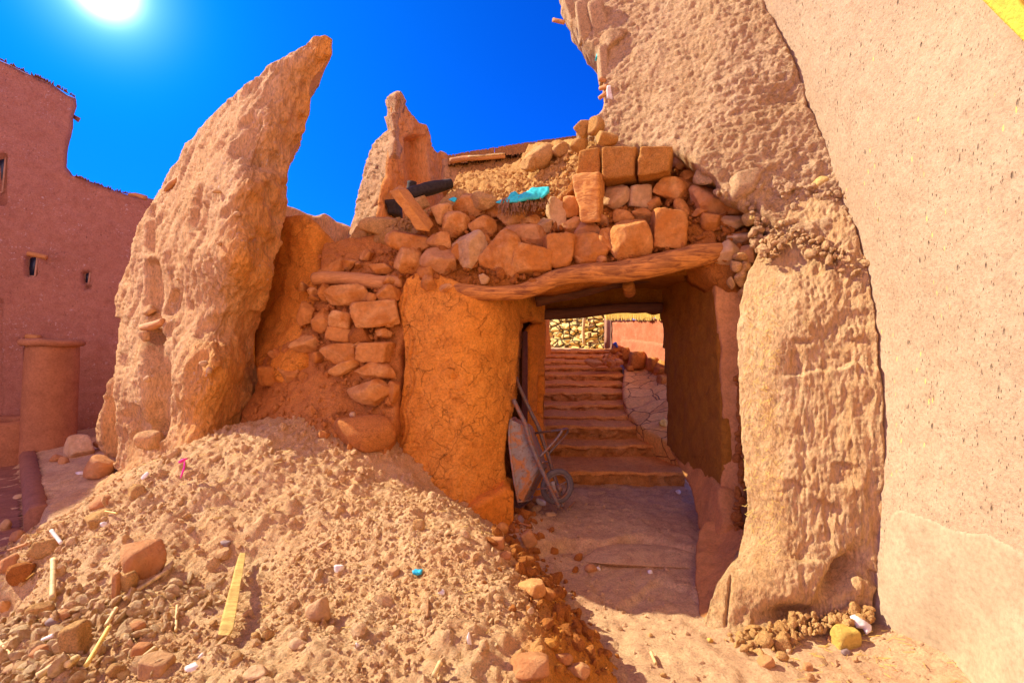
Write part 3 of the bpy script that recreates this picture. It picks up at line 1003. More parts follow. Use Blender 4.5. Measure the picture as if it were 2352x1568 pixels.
# ---------------- left house ----------------
def plane_pts(*p):
    return Depth(p)
lh = thing("mud_house", (-6.2, 7.2, 0.1), "tall ruddy mud house with small dark windows at the left edge", "house")
dl = plane_pts((0, 700, 6.9), (330, 700, 7.6), (100, 200, 7.25))
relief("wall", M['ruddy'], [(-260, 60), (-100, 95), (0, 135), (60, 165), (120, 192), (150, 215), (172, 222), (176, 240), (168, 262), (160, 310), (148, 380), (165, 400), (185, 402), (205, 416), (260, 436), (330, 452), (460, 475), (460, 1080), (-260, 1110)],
       dl, step=5, back=(-1.1, 1.1, 0), rings=3, edge=6, disp=D_rough(0.03, 1.2, 0.012, 9, 60), parent=lh, rough=1.6, seed=5,
       dents=[(-30, 14, 352, 470, 0.18, 3), (58, 84, 588, 634, 0.18, 3), (190, 205, 622, 650, 0.16, 3), (192, 206, 652, 664, 0.09, 3), (60, 80, 775, 835, 0.22, 5), (-30, 4, 690, 960, 0.08, 5), (-20, 20, 610, 614, 0.0, 3)])
0 and relief("tower_return", M['ruddy'], [(120, 385), (135, 330), (150, 270), (170, 262), (160, 310), (148, 382)], plane_pts((120, 300, 7.1), (170, 300, 7.5), (120, 380, 7.1)), step=4, back=(-.3, .3, 0), parent=lh, rough=1, edge=3)
def window(u0, v0, u1, v1, d, parent, skew=3):
    wn = hexa("window", M['glass'], quad_prism([(u0, v1), (u1 - skew, v1), (u1 + skew, v0), (u0 + skew * 2, v0)], d, (0, 0.03, 0)), parent, n=2, noise=0, rnd=0)
    fr_pts = [P3(u0 - 1.5, v1 + 1.5, d - 0.02), P3(u1 - skew + 1.5, v1 + 1.5, d - 0.02), P3(u1 + skew + 1.5, v0 - 1.5, d - 0.02), P3(u0 + skew * 2 - 1.5, v0 - 1.5, d - 0.02)]
    V = []; Q = []
    for a, b in ((0, 1), (1, 2), (2, 3), (3, 0)):
        p, q = fr_pts[a], fr_pts[b]
        dr = (q - p).normalized(); nn = dr.cross(Vector((0, 1, 0))) * 0.012
        s = len(V)
        for yy in (0, 0.05):
            for pt in (p - nn, q - nn, q + nn, p + nn):
                V.append((pt.x, pt.y + yy + 0.0015 * a, pt.z))
        Q += [(s, s + 1, s + 2, s + 3), (s + 4, s + 7, s + 6, s + 5), (s, s + 4, s + 5, s + 1), (s + 1, s + 5, s + 6, s + 2), (s + 2, s + 6, s + 7, s + 3), (s + 3, s + 7, s + 4, s)]
    mesh_obj("frame", np.array(V), np.array(Q), M['frame'], wn, smooth=False)
    return wn
window(-20, 342, 8, 440, 7.13, lh, 5)
window(61, 589, 81, 633, 7.15, lh, 3)
window(192, 625, 203, 650, 7.42, lh, 2)
tube("window_lintel", M['log2'], [P3(64, 583, 6.95), P3(84, 586, 6.98), P3(108, 592, 7.02)], 0.035, lh, noise=0.1)
o = hexa("window", M['glass'], quad_prism([(62, 832), (78, 840), (82, 778), (68, 774)], 6.98, (0, 0.03, 0)), lh, n=2, noise=0, rnd=0)
for i, (uu, vv) in enumerate(((70, 792), (72, 808), (71, 822), (69, 836))):
    rock("stone", M['ruddy'], P3(uu, vv, 7.02), 0.10, 0.06, 0.1, seed=300 + i, parent=o, sub=2)
tube("lintel", M['log2'], [P3(62, 773, 6.9), P3(90, 776, 6.9)], 0.04, lh, noise=0.1)
bs = hexa("beam_stub", M['ruddy'], [P3(*p) for p in ((167, 272, 7.5), (180, 282, 7.5), (180, 282, 7.7), (167, 272, 7.7), (170, 264, 7.5), (186, 272, 7.5), (186, 272, 7.7), (170, 264, 7.7))], lh, n=3, noise=0.01)
rs = np.random.RandomState(8)
def fringe(N, ua, ub):                                 # reed ends along the parapet
  V = []; Q = []
  for i in range(N):
    uu = rs.uniform(ua, ub)
    vv = np.interp(uu, [0, 60, 120, 172, 173, 205, 260, 330], [135, 165, 192, 222, 405, 416, 436, 452])
    d = float(dl(np.array([uu]), np.array([vv]))[0]) - 0.02
    p = P3(uu, vv + 2, d); q = P3(uu + rs.uniform(-4, 5), vv - rs.uniform(1, 7), d - 0.05)
    s = len(V); w = 0.012
    V += [(p.x - w, p.y, p.z), (p.x + w, p.y, p.z), (q.x, q.y, q.z), (p.x, p.y + 0.03, p.z)]
    Q += [(s, s + 1, s + 2), (s + 1, s + 3, s + 2), (s + 3, s, s + 2)]
  mesh_obj("reed_fringe", np.array(V), np.array(Q), M['reed_dark'], lh, smooth=False)
fringe(80, 0, 171); fringe(75, 174, 330)
hexa("shade_wing", M['ruddy'], [(-9.6, 4.15, -.1), (-8.0, 4.15, -.1), (-8.0, 5.0, -.1), (-9.6, 5.0, -.1), (-9.6, 4.15, 4.55), (-8.0, 4.15, 4.55), (-8.0, 5.0, 4.4), (-9.6, 5.0, 4.4)], lh, n=6, noise=.02, rnd=.02)  # unseen blocks added beyond the left edge to shade the lane
hexa("shade_wing", M['ruddy'], box8(-9.6, -8.02, 5.0, 7.6, -.1, 3.95), lh, n=6, noise=.02, rnd=.02)
tube("wall_branch", M['log2'], [P3(296, 447, 7.3), P3(312, 448, 7.3), P3(335, 455, 7.3)], [0.02, 0.03, 0.04], lh, noise=0.2)

# ---------------- round clay column with rim ----------------
colm = thing("clay_column", (-5.75, 6.1, 0.2), "round smooth clay column with a flared rim in front of the ruddy house", "column")
def lathe(name, mat, c, prof, seg=48, parent=None, noise=0.01, seed=1, lean=(0, 0)):
    V = []; Q = []
    for i, (r, z) in enumerate(prof):
        for k in range(seg):
            a = 2 * math.pi * k / seg
            V.append((c[0] + r * math.cos(a) + lean[0] * z, c[1] + r * math.sin(a) + lean[1] * z, c[2] + z))
    V = np.array(V)
    V += noise * np.stack([fbm(V * 5 + 3 * k, 3, seed=seed + k) for k in range(3)], 1)
    for i in range(len(prof) - 1):
        for k in range(seg):
            k2 = (k + 1) % seg
            Q.append((i * seg + k, i * seg + k2, (i + 1) * seg + k2, (i + 1) * seg + k))
    return mesh_obj(name, V, np.array(Q), mat, parent)
cc = P3(112, 1045, 6.3); 
H = 1.43
lathe("body", M['column'], (cc.x - 0.02, 6.3, cc.z - 0.15), [(0.275, -0.1), (0.27, 0.3), (0.265, 0.9), (0.26, 1.2), (0.255, H + 0.13)], parent=colm, noise=0.025, seed=4, lean=(0.05, 0))
tz = P3(130, 778, 6.3)
lathe("rim", M['column'], (cc.x + 0.05, 6.3, tz.z - 0.07), [(0.2, 0.0), (0.29, -0.02), (0.315, 0.0), (0.32, 0.03), (0.30, 0.06), (0.24, 0.07), (0.2, 0.05), (0.02, 0.03)], parent=colm, noise=0.014, seed=7)
bas = thing("clay_basin", (-6.35, 6.2, 0.2), "low mud bench with a round hollow left of the clay column", "basin")
bc = P3(10, 1045, 6.25)
lathe("wall", M['column'], (bc.x - 0.05, 6.3, bc.z - 0.1), [(0.46, -0.1), (0.45, 0.2), (0.43, 0.50), (0.40, 0.535), (0.27, 0.54), (0.24, 0.52), (0.22, 0.40), (0.02, 0.38)], parent=bas, noise=0.03, seed=9)

# ---------------- big leaning ruin wall ----------------
slab_poly = [(760, 84), (744, 74), (712, 77), (690, 96), (665, 112), (648, 122), (625, 138), (600, 152), (575, 180), (555, 198), (540, 210), (520, 225), (500, 245), (480, 262), (455, 285), (432, 312), (410, 322), (405, 340), (395, 362), (372, 390), (360, 415), (348, 438), (340, 455), (325, 480), (312, 520), (300, 560), (285, 595), (270, 630), (262, 665), (255, 700), (245, 760), (235, 850), (225, 930), (212, 985), (214, 1030), (240, 1060), (270, 1090), (290, 1150), (560, 1150), (600, 1050), (640, 950), (640, 870), (604, 840), (597, 790), (607, 740), (621, 690), (638, 650), (650, 600), (658, 560), (655, 530), (665, 480), (668, 440), (666, 405), (672, 360), (688, 340), (700, 318), (714, 290), (720, 262), (722, 235), (720, 205), (730, 175), (748, 152), (764, 125)]
ds = Depth([(740, 100, 4.35), (640, 200, 4.3), (600, 290, 4.15), (520, 250, 4.45), (480, 300, 4.45), (330, 500, 4.75), (250, 800, 4.9), (225, 1000, 4.95), (420, 700, 4.25), (550, 600, 3.76), (500, 850, 3.72), (475, 1050, 3.70), (640, 500, 4.3),
            (560, 420, 3.86), (655, 350, 4.4), (600, 750, 4.5), (590, 850, 4.5), (715, 250, 4.5), (545, 1000, 4.25), (350, 1050, 4.3), (430, 450, 4.35), (560, 900, 4.3), (640, 900, 4.6)], smooth=1e-4)
def slab_disp(P, u, v):
    Q = P * np.array([1, 1, 0.30])
    L = P.copy(); L[:, 0] -= 0.42 * P[:, 2]                      # rain streaks run down the lean of the wall
    L = L * np.array([1, 1, 0.16])
    n = 0.032 * fbm(Q * 1.8, 3, seed=31) - .03 * sstep(.55, .8, fbm(P * np.array([1.3, 1.3, 1.3]) + 3, 2, seed=48) + .5) + 0.017 * fbm(L * 12, 4, seed=33, gain=.6, ridged=True) + 0.016 * fbm(L * 34, 3, seed=34, gain=.65)
    n = n + .010 * fbm(P * 30, 4, seed=36, gain=.7)
    n = n + 0.018 * fbm(P * 1.6, 3, seed=37)
    w = fbm(P * 2.2 + 5, 3, seed=39)
    n = n - 0.05 * sstep(0.22, 0.42, w)
    # crumbled hollows on the orange flank
    fl = sstep(520, 620, u)
    n = n - 0.05 * fl * sstep(0.05, 0.35, fbm(P * 3.3, 3, seed=43))
    return n
sw = thing("ruin_wall", (-2.9, 4.4, 0.3), "tall leaning weathered mud wall ending in a rounded horn against the sky", "wall")
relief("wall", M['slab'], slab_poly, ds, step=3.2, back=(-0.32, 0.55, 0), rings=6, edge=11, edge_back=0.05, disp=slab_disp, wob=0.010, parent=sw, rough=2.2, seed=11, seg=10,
       dents=[(330, 368, 750, 1010, 0.16, 12), (338, 366, 600, 745, 0.10, 16), (236, 262, 730, 1060, 0.20, 12), (338, 356, 470, 580, 0.08, 14), (355, 362, 880, 1010, 0.05, 8)])
def on(dep, u, v, off=0.0):
    return P3(u, v, float(dep(np.array([u], float), np.array([v], float))[0]) + off)
tube("stick", M['log2'], [on(ds, 326, 752, -0.03), on(ds, 350, 748, -0.05), on(ds, 376, 738, -0.02)], [0.028, 0.036, 0.03], sw, noise=0.15, seed=3)
tube("stick", M['log2'], [on(ds, 380, 436, 0.04), on(ds, 392, 424, 0.0), on(ds, 408, 412, 0.04)], [0.02, 0.03, 0.02], sw, noise=0.15, seed=3)
rock("embedded_stone", M['slab'], on(ds, 333, 772, -0.02), 0.11, 0.09, 0.1, seed=5, parent=sw)
rock("embedded_stone", M['slab'], on(ds, 342, 712, 0.02), 0.12, 0.10, 0.1, seed=6, parent=sw)
rock("embedded_stone", M['slab'], on(ds, 345, 1010, -0.02), 0.2, 0.16, 0.15, seed=7, parent=sw)
for i, (uu, vv, w_, h_) in enumerate(((545, 492, .05, .04), (468, 835, .06, .05), (480, 850, .04, .05), (497, 440, .07, .03), (338, 870, .05, .06), (410, 640, .04, .03), (505, 560, .04, .03))):
    rock("pebble", M['stone_pale'], on(ds, uu, vv, -0.01), w_, h_, 0.05, seed=40 + i, parent=sw, sub=2)

# low mud wall far behind the gap
lw = thing("garden_wall", (-2.2, 6.3, 0), "low broken brown mud wall seen in the gap right of the leaning wall", "wall")
relief("wall", M['slab'], [(600, 455), (665, 470), (690, 480), (720, 492), (745, 490), (760, 503), (800, 515), (860, 540), (860, 700), (600, 700)], plane_pts((600, 500, 6.2), (860, 500, 6.4), (600, 650, 6.2)), step=5, back=(0, .4, 0), disp=D_rough(.03, 3, .012, 14, 70), parent=lw, rough=3, seed=3)

# buttress between the leaning wall and the stacked stones
bt = thing("mud_buttress", (-2.0, 4.9, 0.8), "narrow orange mud buttress beside the dark crack right of the leaning wall", "buttress")
db = Depth([(600, 600, 4.95), (590, 780, 4.85), (640, 600, 4.75), (720, 540, 4.6), (760, 560, 4.7), (700, 700, 4.45), (620, 820, 4.45), (660, 480, 4.8)])
relief("wall", M['gate'], [(610, 560), (640, 490), (700, 485), (728, 505), (745, 520), (775, 560), (745, 590), (735, 640), (715, 700), (700, 760), (690, 830), (640, 880), (580, 870), (575, 800), (580, 740), (590, 690), (600, 640), (605, 600)], db, step=3.5, back=(-0.1, .5, 0), rings=4, edge=18, edge_back=.1, disp=D_rough(.04, 3, .012, 14, 75, crack=.012), parent=bt, rough=3, seed=13)
relief("rear_wall", M['core'], [(560, 560), (640, 500), (760, 560), (760, 900), (560, 900)], plane_pts((560, 600, 5.3), (760, 600, 5.3), (560, 800, 5.3)), step=8, back=(0, .2, 0), parent=bt, rough=2, seed=5)

# ---------------- slope of fallen earth ----------------
dsl = Depth([(520, 1030, 4.0), (700, 1040, 3.75), (880, 1100, 3.72), (940, 1140, 3.75), (620, 860, 4.4), (700, 760, 4.35), (780, 780, 4.2), (900, 760, 4.15), (560, 930, 4.35), (700, 900, 4.1), (850, 950, 3.95), (920, 900, 4.05), (760, 640, 4.35), (900, 640, 4.2), (720, 580, 4.6), (850, 560, 4.5), (920, 530, 4.35), (540, 1080, 3.95), (700, 1150, 3.7), (930, 1200, 3.7)])
sl = relief("fallen_earth", M['slope'], [(500, 1075), (525, 1010), (545, 985), (552, 940), (575, 900), (590, 862), (596, 822), (640, 790), (690, 765), (712, 700), (725, 640), (735, 585), (745, 558), (790, 545), (830, 540), (880, 525), (930, 520), (960, 560), (960, 640), (945, 700), (925, 800), (915, 950), (900, 1010), (880, 1060), (900, 1090), (945, 1125), (960, 1250), (500, 1250)],
            dsl, step=3.5, back=(0, .7, -.2), rings=3, edge=10, disp=D_rough(.06, 2.6, .018, 10, 81, clod=.05, clf=6, crack=.02, cf=5), parent=None, rough=2.5, seed=17)
tag(sl, "shaded slope of fallen orange earth banked against the wall between buttress and gate pillar", "earth slope")

# ---------------- gate: pillar, side wall ----------------
gate = thing("ruined_gateway", (-0.3, 4.0, 0.1), "ruined orange mud gateway with cracked round pillar, stone rubble and a covered passage", "gateway")
dp_ = Depth([(905, 700, 4.08), (905, 1100, 4.05), (950, 900, 3.97), (1040, 900, 3.86), (1040, 680, 3.92), (1110, 900, 3.92), (1165, 950, 4.1), (1190, 900, 4.35), (1200, 760, 4.4), (1250, 710, 4.9), (1040, 1150, 3.82), (1150, 1180, 3.98), (1178, 1100, 4.2), (1160, 700, 4.12)], smooth=1e-4)
def gate_disp(P, u, v):
    n = 0.022 * fbm(P * 2.6, 4, seed=91) + 0.008 * fbm(P * 13, 4, seed=93)
    Qd = P * 5.2 + 0.5 * np.stack([fbm(P * 6 + 5 * k, 3, seed=95 + k) for k in range(3)], 1)
    f1, f2, c = worley(Qd, 97)
    g = sstep(-0.25, 0.05, vnoise(P * 1.5, 98)) 
    g2 = sstep(0.0, 0.25, fbm(P * 5 + 3, 3, seed=102))
    n = n - 0.018 * np.clip(1 - (f2 - f1) / 0.045, 0, 1) * g * g2 + 0.008 * (c - 0.5) * g
    Qd = P * 12 + 0.6 * np.stack([fbm(P * 12 + 5 * k, 2, seed=105 + k) for k in range(3)], 1)
    f1, f2, c = worley(Qd, 99)
    n = n - 0.008 * np.clip(1 - (f2 - f1) / 0.08, 0, 1) * sstep(0.0, 0.3, vnoise(P * 3 + 7, 96)) * sstep(-.05, .2, fbm(P * 9 + 3, 2, seed=103)) + .004 * fbm(P * 40, 3, seed=104)
    # long vertical crack at the left edge
    cx = 935 + 10 * np.sin(v / 60.0) + 6 * np.sin(v / 17.0)
    n = n - 0.045 * np.exp(-((u - cx) / 3.5) ** 2)
    n = n - 0.05 * sstep(cx, cx - 14, u)
    return n
relief("pillar", M['gate'], [(905, 690), (925, 640), (955, 622), (1000, 620), (1045, 640), (1100, 660), (1175, 660), (1258, 655), (1258, 742), (1225, 735), (1200, 738), (1197, 800), (1192, 870), (1186, 930), (1176, 965), (1170, 1000), (1167, 1060), (1172, 1120), (1180, 1240), (1050, 1260), (880, 1240), (868, 1100), (862, 1065), (885, 1010), (905, 960), (918, 880), (920, 800), (912, 740)],
       dp_, step=3, back=(0.02, .45, 0), rings=4, edge=10, edge_back=.06, disp=gate_disp, wob=.006, parent=gate, rough=2, seed=19, seg=12)
# plinth at the pillar foot
dpp = Depth([(1060, 1180, 3.72), (1120, 1140, 3.76), (1180, 1120, 3.95), (1180, 1200, 3.92), (1080, 1210, 3.70)])
relief("plinth", M['gate_smooth'], [(1045, 1190), (1075, 1165), (1110, 1150), (1150, 1130), (1165, 1115), (1184, 1125), (1184, 1190), (1178, 1215), (1130, 1225), (1090, 1235), (1040, 1240)], dpp, step=3, back=(0, .3, 0), rings=3, edge=8, edge_back=.04, disp=D_rough(.015, 5, .006, 20, 101, crack=.01), parent=gate, rough=1.5, seed=23)

# passage ---------------------------------------------------------
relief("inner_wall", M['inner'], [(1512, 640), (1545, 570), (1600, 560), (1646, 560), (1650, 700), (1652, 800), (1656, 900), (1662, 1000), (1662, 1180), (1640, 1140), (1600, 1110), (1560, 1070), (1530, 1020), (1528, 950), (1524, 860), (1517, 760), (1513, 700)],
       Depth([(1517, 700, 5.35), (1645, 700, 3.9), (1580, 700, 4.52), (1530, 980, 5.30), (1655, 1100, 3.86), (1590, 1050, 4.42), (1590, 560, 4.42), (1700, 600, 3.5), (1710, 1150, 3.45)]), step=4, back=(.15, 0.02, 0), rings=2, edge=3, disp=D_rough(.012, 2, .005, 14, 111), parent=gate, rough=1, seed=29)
# side doorway on the left of the passage
dpost = Depth([(1205, 760, 5.0), (1255, 760, 5.2), (1205, 1050, 4.95), (1255, 1000, 5.2), (1230, 1140, 4.9)])
relief("door_post", M['gate_smooth'], [(1204, 770), (1225, 742), (1240, 735), (1258, 720), (1256, 800), (1254, 900), (1252, 960), (1258, 1010), (1262, 1060), (1250, 1090), (1262, 1150), (1215, 1160), (1208, 1000), (1212, 900), (1216, 800)], dpost, step=3, back=(0, .3, 0), rings=2, edge=4, disp=D_rough(.015, 3, .006, 14, 113), parent=gate, rough=1.5, seed=31,
       dents=[(1237, 1249, 862, 948, .08, 4)])
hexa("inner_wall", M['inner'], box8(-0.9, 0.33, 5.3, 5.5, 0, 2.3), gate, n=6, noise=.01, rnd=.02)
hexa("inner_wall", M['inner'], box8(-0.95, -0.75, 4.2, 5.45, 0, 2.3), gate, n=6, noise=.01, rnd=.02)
hexa("side_door", M['door'], [P3(*p) for p in ((1196, 1110, 4.72), (1211, 1110, 4.78), (1211, 1110, 4.83), (1196, 1110, 4.77), (1200, 760, 4.72), (1212, 760, 4.78), (1212, 760, 4.83), (1200, 760, 4.77))], gate, n=4, noise=.003, rnd=.05)
# roof of the passage and its far header
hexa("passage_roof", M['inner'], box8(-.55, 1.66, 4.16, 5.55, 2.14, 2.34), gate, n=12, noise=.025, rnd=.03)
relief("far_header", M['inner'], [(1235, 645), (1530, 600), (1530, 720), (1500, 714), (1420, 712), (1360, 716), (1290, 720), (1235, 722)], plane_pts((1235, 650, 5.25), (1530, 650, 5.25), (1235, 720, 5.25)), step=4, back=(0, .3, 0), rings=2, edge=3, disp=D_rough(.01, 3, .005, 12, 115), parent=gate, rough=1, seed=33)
tube("ceiling_beam", M['dark_beam'], [P3(1245, 722, 5.1), P3(1330, 718, 5.1), P3(1420, 708, 5.1), P3(1520, 706, 5.1)], [.055, .06, .05, .055], gate, noise=.2, seed=5, sub=6)
tube("ceiling_beam", M['dark_beam'], [P3(1230, 690, 4.6), P3(1320, 672, 4.6), P3(1450, 640, 4.6), P3(1600, 615, 4.6)], [.06, .055, .06, .06], gate, noise=.2, seed=8, sub=6)
tube("beam_end", M['log'], [P3(1443, 655, 4.3), P3(1446, 668, 4.45), P3(1446, 672, 4.9)], [.05, .055, .05], gate, noise=.15, seed=9)
# right-hand jamb
dj = Depth([(1640, 700, 3.86), (1700, 700, 3.78), (1655, 1100, 3.84), (1700, 1100, 3.74)])
relief("door_jamb", M['jamb'], [(1637, 606), (1665, 615), (1700, 640), (1712, 700), (1712, 1230), (1690, 1250), (1660, 1240), (1655, 1160), (1650, 1120), (1656, 1060), (1664, 1030), (1658, 960), (1656, 900), (1654, 850), (1650, 790), (1645, 740), (1640, 680)], dj, step=3, back=(.02, .12, 0), rings=3, edge=7, edge_back=.03, disp=D_rough(.015, 3, .005, 14, 121), parent=gate, rough=1.6, seed=37)
# low plinth along the passage on the right
relief("passage_plinth", M['jamb'], [(1540, 1010), (1580, 1040), (1630, 1080), (1660, 1120), (1665, 1200), (1650, 1240), (1600, 1215), (1595, 1200), (1590, 1150), (1575, 1110), (1555, 1070), (1535, 1040)],
       Depth([(1545, 1030, 5.1), (1600, 1060, 4.4), (1600, 1200, 4.0), (1650, 1110, 3.85), (1650, 1220, 3.65)]), step=3.5, back=(.25, .05, -.05), rings=3, edge=8, edge_back=.05, disp=D_rough(.02, 4, .006, 14, 123), parent=gate, rough=2, seed=39)
relief("passage_plinth", M['jamb'], [(1612, 1195), (1640, 1185), (1680, 1190), (1712, 1210), (1712, 1290), (1690, 1300), (1665, 1345), (1650, 1400), (1630, 1440), (1610, 1425), (1600, 1400), (1592, 1330), (1595, 1270), (1600, 1220)],
       Depth([(1600, 1220, 3.75), (1600, 1400, 3.05), (1700, 1210, 3.55), (1650, 1400, 2.98), (1690, 1300, 3.2), (1650, 1250, 3.55)]), step=3.5, back=(.3, .1, -.05), rings=3, edge=8, edge_back=.05, disp=D_rough(.02, 4, .006, 14, 125), parent=gate, rough=2, seed=41)
# earth core behind the rubble courses
dcore = Depth([(720, 600, 4.55), (900, 560, 4.3), (900, 640, 4.15), (1050, 600, 4.08), (1250, 590, 4.05), (1400, 550, 4.02), (1600, 540, 3.95), (1700, 600, 3.85), (1000, 500, 4.3), (1200, 480, 4.3), (1350, 420, 4.35), (1500, 400, 4.3), (1650, 430, 4.1), (1760, 540, 3.98), (1810, 540, 4.0), (740, 700, 4.45), (850, 750, 4.3), (850, 850, 4.25)])
relief("earth_core", M['core'], [(950, 565), (960, 530), (975, 505), (1000, 475), (1100, 462), (1200, 455), (1290, 440), (1320, 400), (1380, 345), (1560, 345), (1660, 400), (1760, 450), (1810, 480), (1810, 600), (1770, 640), (1725, 680), (1680, 665), (1640, 640), (1600, 600), (1500, 620), (1400, 640), (1250, 665), (1100, 670), (1030, 665), (960, 650), (955, 600)],
       dcore, step=3.5, back=(0, .35, 0), rings=3, edge=8, disp=D_rough(.045, 4, .02, 13, 131, clod=.05, clf=9), parent=gate, rough=3, seed=43, dents=[(1690, 1750, 520, 575, .28, 14)])
relief("mud_bed", M['clod_dark'], [(1560, 585), (1590, 555), (1620, 520), (1645, 525), (1650, 570), (1640, 610), (1600, 600)], plane_pts((1560, 580, 3.88), (1650, 580, 3.8), (1560, 520, 3.95)), step=3, back=(0, .2, 0), edge=10, edge_back=.06, disp=D_rough(.04, 5, .015, 14, 133, clod=.03), parent=gate, rough=3, seed=45)
# wavy lintel log
tube("lintel", M['log'], [P3(1030, 655, 4.02), P3(1060, 667, 3.97), P3(1130, 674, 3.94), P3(1190, 670, 3.93), P3(1240, 655, 3.91), P3(1290, 636, 3.89), P3(1350, 627, 3.87), P3(1420, 625, 3.85), P3(1480, 615, 3.83), P3(1540, 601, 3.82), P3(1590, 590, 3.82), P3(1645, 580, 3.82), P3(1665, 574, 3.84)],
     [.045, .055, .058, .061, .064, .072, .080, .084, .088, .088, .082, .070, .05], gate, seg=40, noise=.16, seed=12, sub=9, bark=.06)
tube("embedded_log", M['log2'], [P3(722, 640, 4.33), P3(770, 638, 4.27), P3(830, 644, 4.22), P3(880, 648, 4.18), P3(925, 645, 4.15)], [.05, .055, .06, .058, .05], gate, seg=20, noise=.12, seed=13, sub=6, bark=.05)
# ---------------- rubble courses over the lintel (stones are parts of the gateway) ----------------
def c4(cx, cy): return 746.5 + cx * .3663, 172.3 + cy * .3663
def c5(cx, cy): return 1205.9 + cx * .40277, cy * .40277
def c3(cx, cy): return 574 + cx * .3662, 574 + cy * .3662
rub = thing("rubble_wall", (0.6, 4.0, 2.1), "rough courses of orange field stones stacked on the lintel log of the gateway", "stone wall")
S4 = [(520,1060,260,130,-8,0),(525,1165,170,150,0,0),(710,1170,200,175,10,0),(725,1040,150,105,-15,0),(900,1090,190,225,-25,0),(820,940,160,150,0,0),(900,820,240,150,5,0),(990,955,165,135,0,0),
      (1095,1150,235,300,0,0),(1260,1015,265,140,-8,0),(1300,1165,225,185,-4,.5),(1180,905,180,115,0,0),(1285,925,130,95,0,0),(1470,1110,180,195,0,.3),(1375,945,110,95,0,0),(1650,1090,225,185,-10,0),(1632,962,165,115,12,0),(1770,1040,115,135,0,0),
      (1910,1060,235,285,18,0),(1450,880,115,200,5,0),(1540,840,105,125,0,.3),(1555,940,130,80,20,0),(1510,1010,60,50,0,0),(1742,915,85,80,0,0),(1830,760,160,170,0,0),(1000,1045,100,80,0,0),(735,880,120,120,0,0),(1075,850,110,90,0,0),(840,1100,90,110,0,0),(1000,1280,60,60,0,0),(1730,1165,90,50,0,0),(1610,1160,80,50,0,0),(640,1230,120,100,0,0),(1170,800,90,60,0,0)]
S5 = [(650,1130,112,122,0,.3),(735,1158,82,85,0,0),(855,1088,245,140,4,0),(1060,1155,240,165,-6,0),(895,1200,80,125,20,0),(1190,1272,165,85,0,0),(1215,1195,120,60,0,0),(810,1320,165,210,0,.2),(480,1362,100,120,0,0),
      (1150,1442,135,130,0,0),(1262,1462,105,110,0,0),(1060,1268,110,110,0,0),(1000,1200,90,70,0,0),(690,1235,150,90,0,0),(560,1240,110,90,0,0),(890,870,140,95,0,0),(1035,965,165,170,10,0),(905,925,120,90,0,0),(720,1025,150,80,20,0),(950,1010,110,70,0,0),(1230,1360,150,60,0,0)]
n = 0
for (lst, cf) in ((S4, c4), (S5, c5)):
    for (cx, cy, w, h, rot, bx) in lst:
        u, v = cf(cx, cy)
        k = .3663 if cf is c4 else .40277
        d = float(dcore(np.array([u]), np.array([v]))[0]) - 0.065
        if u < 975: d = min(d, float(dsl(np.array([u]), np.array([v]))[0]) - .05)
        s = k / F * d
        ww, hh = w * s * 1.15, h * s * 1.15
        n += 1
        mt_ = M['stone'] if n % 5 else M['stone_pale']
        if n % 7 == 3: mt_ = M['stone_red']
        if (cx, cy) in ((1150, 1442),): mt_ = M['stone_pale']
        c_ = P3(u, v, d)
        rock("stone", mt_, c_, ww, hh, max(0.12, min(ww, hh) * 0.95), rot=rot, seed=400 + n * 3, parent=rub, sub=5 if w * h > 20000 else 4, facets=14, boxy=bx, noise=.10, sharp=60)
# clods and mortar bits between the stones
def scatter(name, mat, pts, sizes, parent=None, seed=1, sub=1, flat=0.8, label=None, cat=None):
    rs = np.random.RandomState(seed)
    bases = []
    for k in range(8):
        Vb, Fb = rock_verts(seed * 10 + k, sub, 8, 0, 14, 0.06)
        bases.append(Vb)
    Fb = ICO[sub][1]
    nb = len(bases[0]); N = len(pts)
    Vs = np.empty((N, nb, 3)); 
    for i in range(N):
        m = rotmat(*rs.uniform(0, 6.28, 3))
        s = sizes[i]
        Vs[i] = (bases[i % 8] * np.array([1, rs.uniform(.6, 1), rs.uniform(.5, 1) * flat])) @ m.T * s + pts[i]
    Fs = (Fb[None] + (np.arange(N) * nb)[:, None, None]).reshape(-1, 3)
    o = mesh_obj(name, Vs.reshape(-1, 3), Fs, mat, parent, base=(0, 0, 0) if parent is None else None, smooth=False)
    if parent is None:
        tag(o, label, cat, kind='stuff')
    else:
        o["kind"] = 'stuff'
    return o
rs = np.random.RandomState(5)
def uv_points(poly, dep, N, rs, off=(-0.03, 0.02)):
    pa = np.array(poly); u0, v0 = pa.min(0); u1, v1 = pa.max(0)
    out = []
    while len(out) < N:
        u = rs.uniform(u0, u1, N * 2); v = rs.uniform(v0, v1, N * 2)
        m = poly_inside(u, v, poly)
        u, v = u[m], v[m]
        d = dep(u, v) + rs.uniform(off[0], off[1], len(u))
        out += list(P3n(u, v, d))
    return np.array(out[:N])
core_poly = [(890, 580), (1000, 480), (1290, 450), (1380, 360), (1560, 355), (1740, 470), (1740, 590), (1640, 600), (1400, 620), (1240, 650), (1050, 650), (900, 640)]
pts = uv_points(core_poly, dcore, 1500, rs, (-0.08, -0.0))
scatter("mortar_crumbs", M['clod_dark'], pts, rs.gamma(2.0, 0.008, 1500) + 0.007, rub, 3, sub=2)

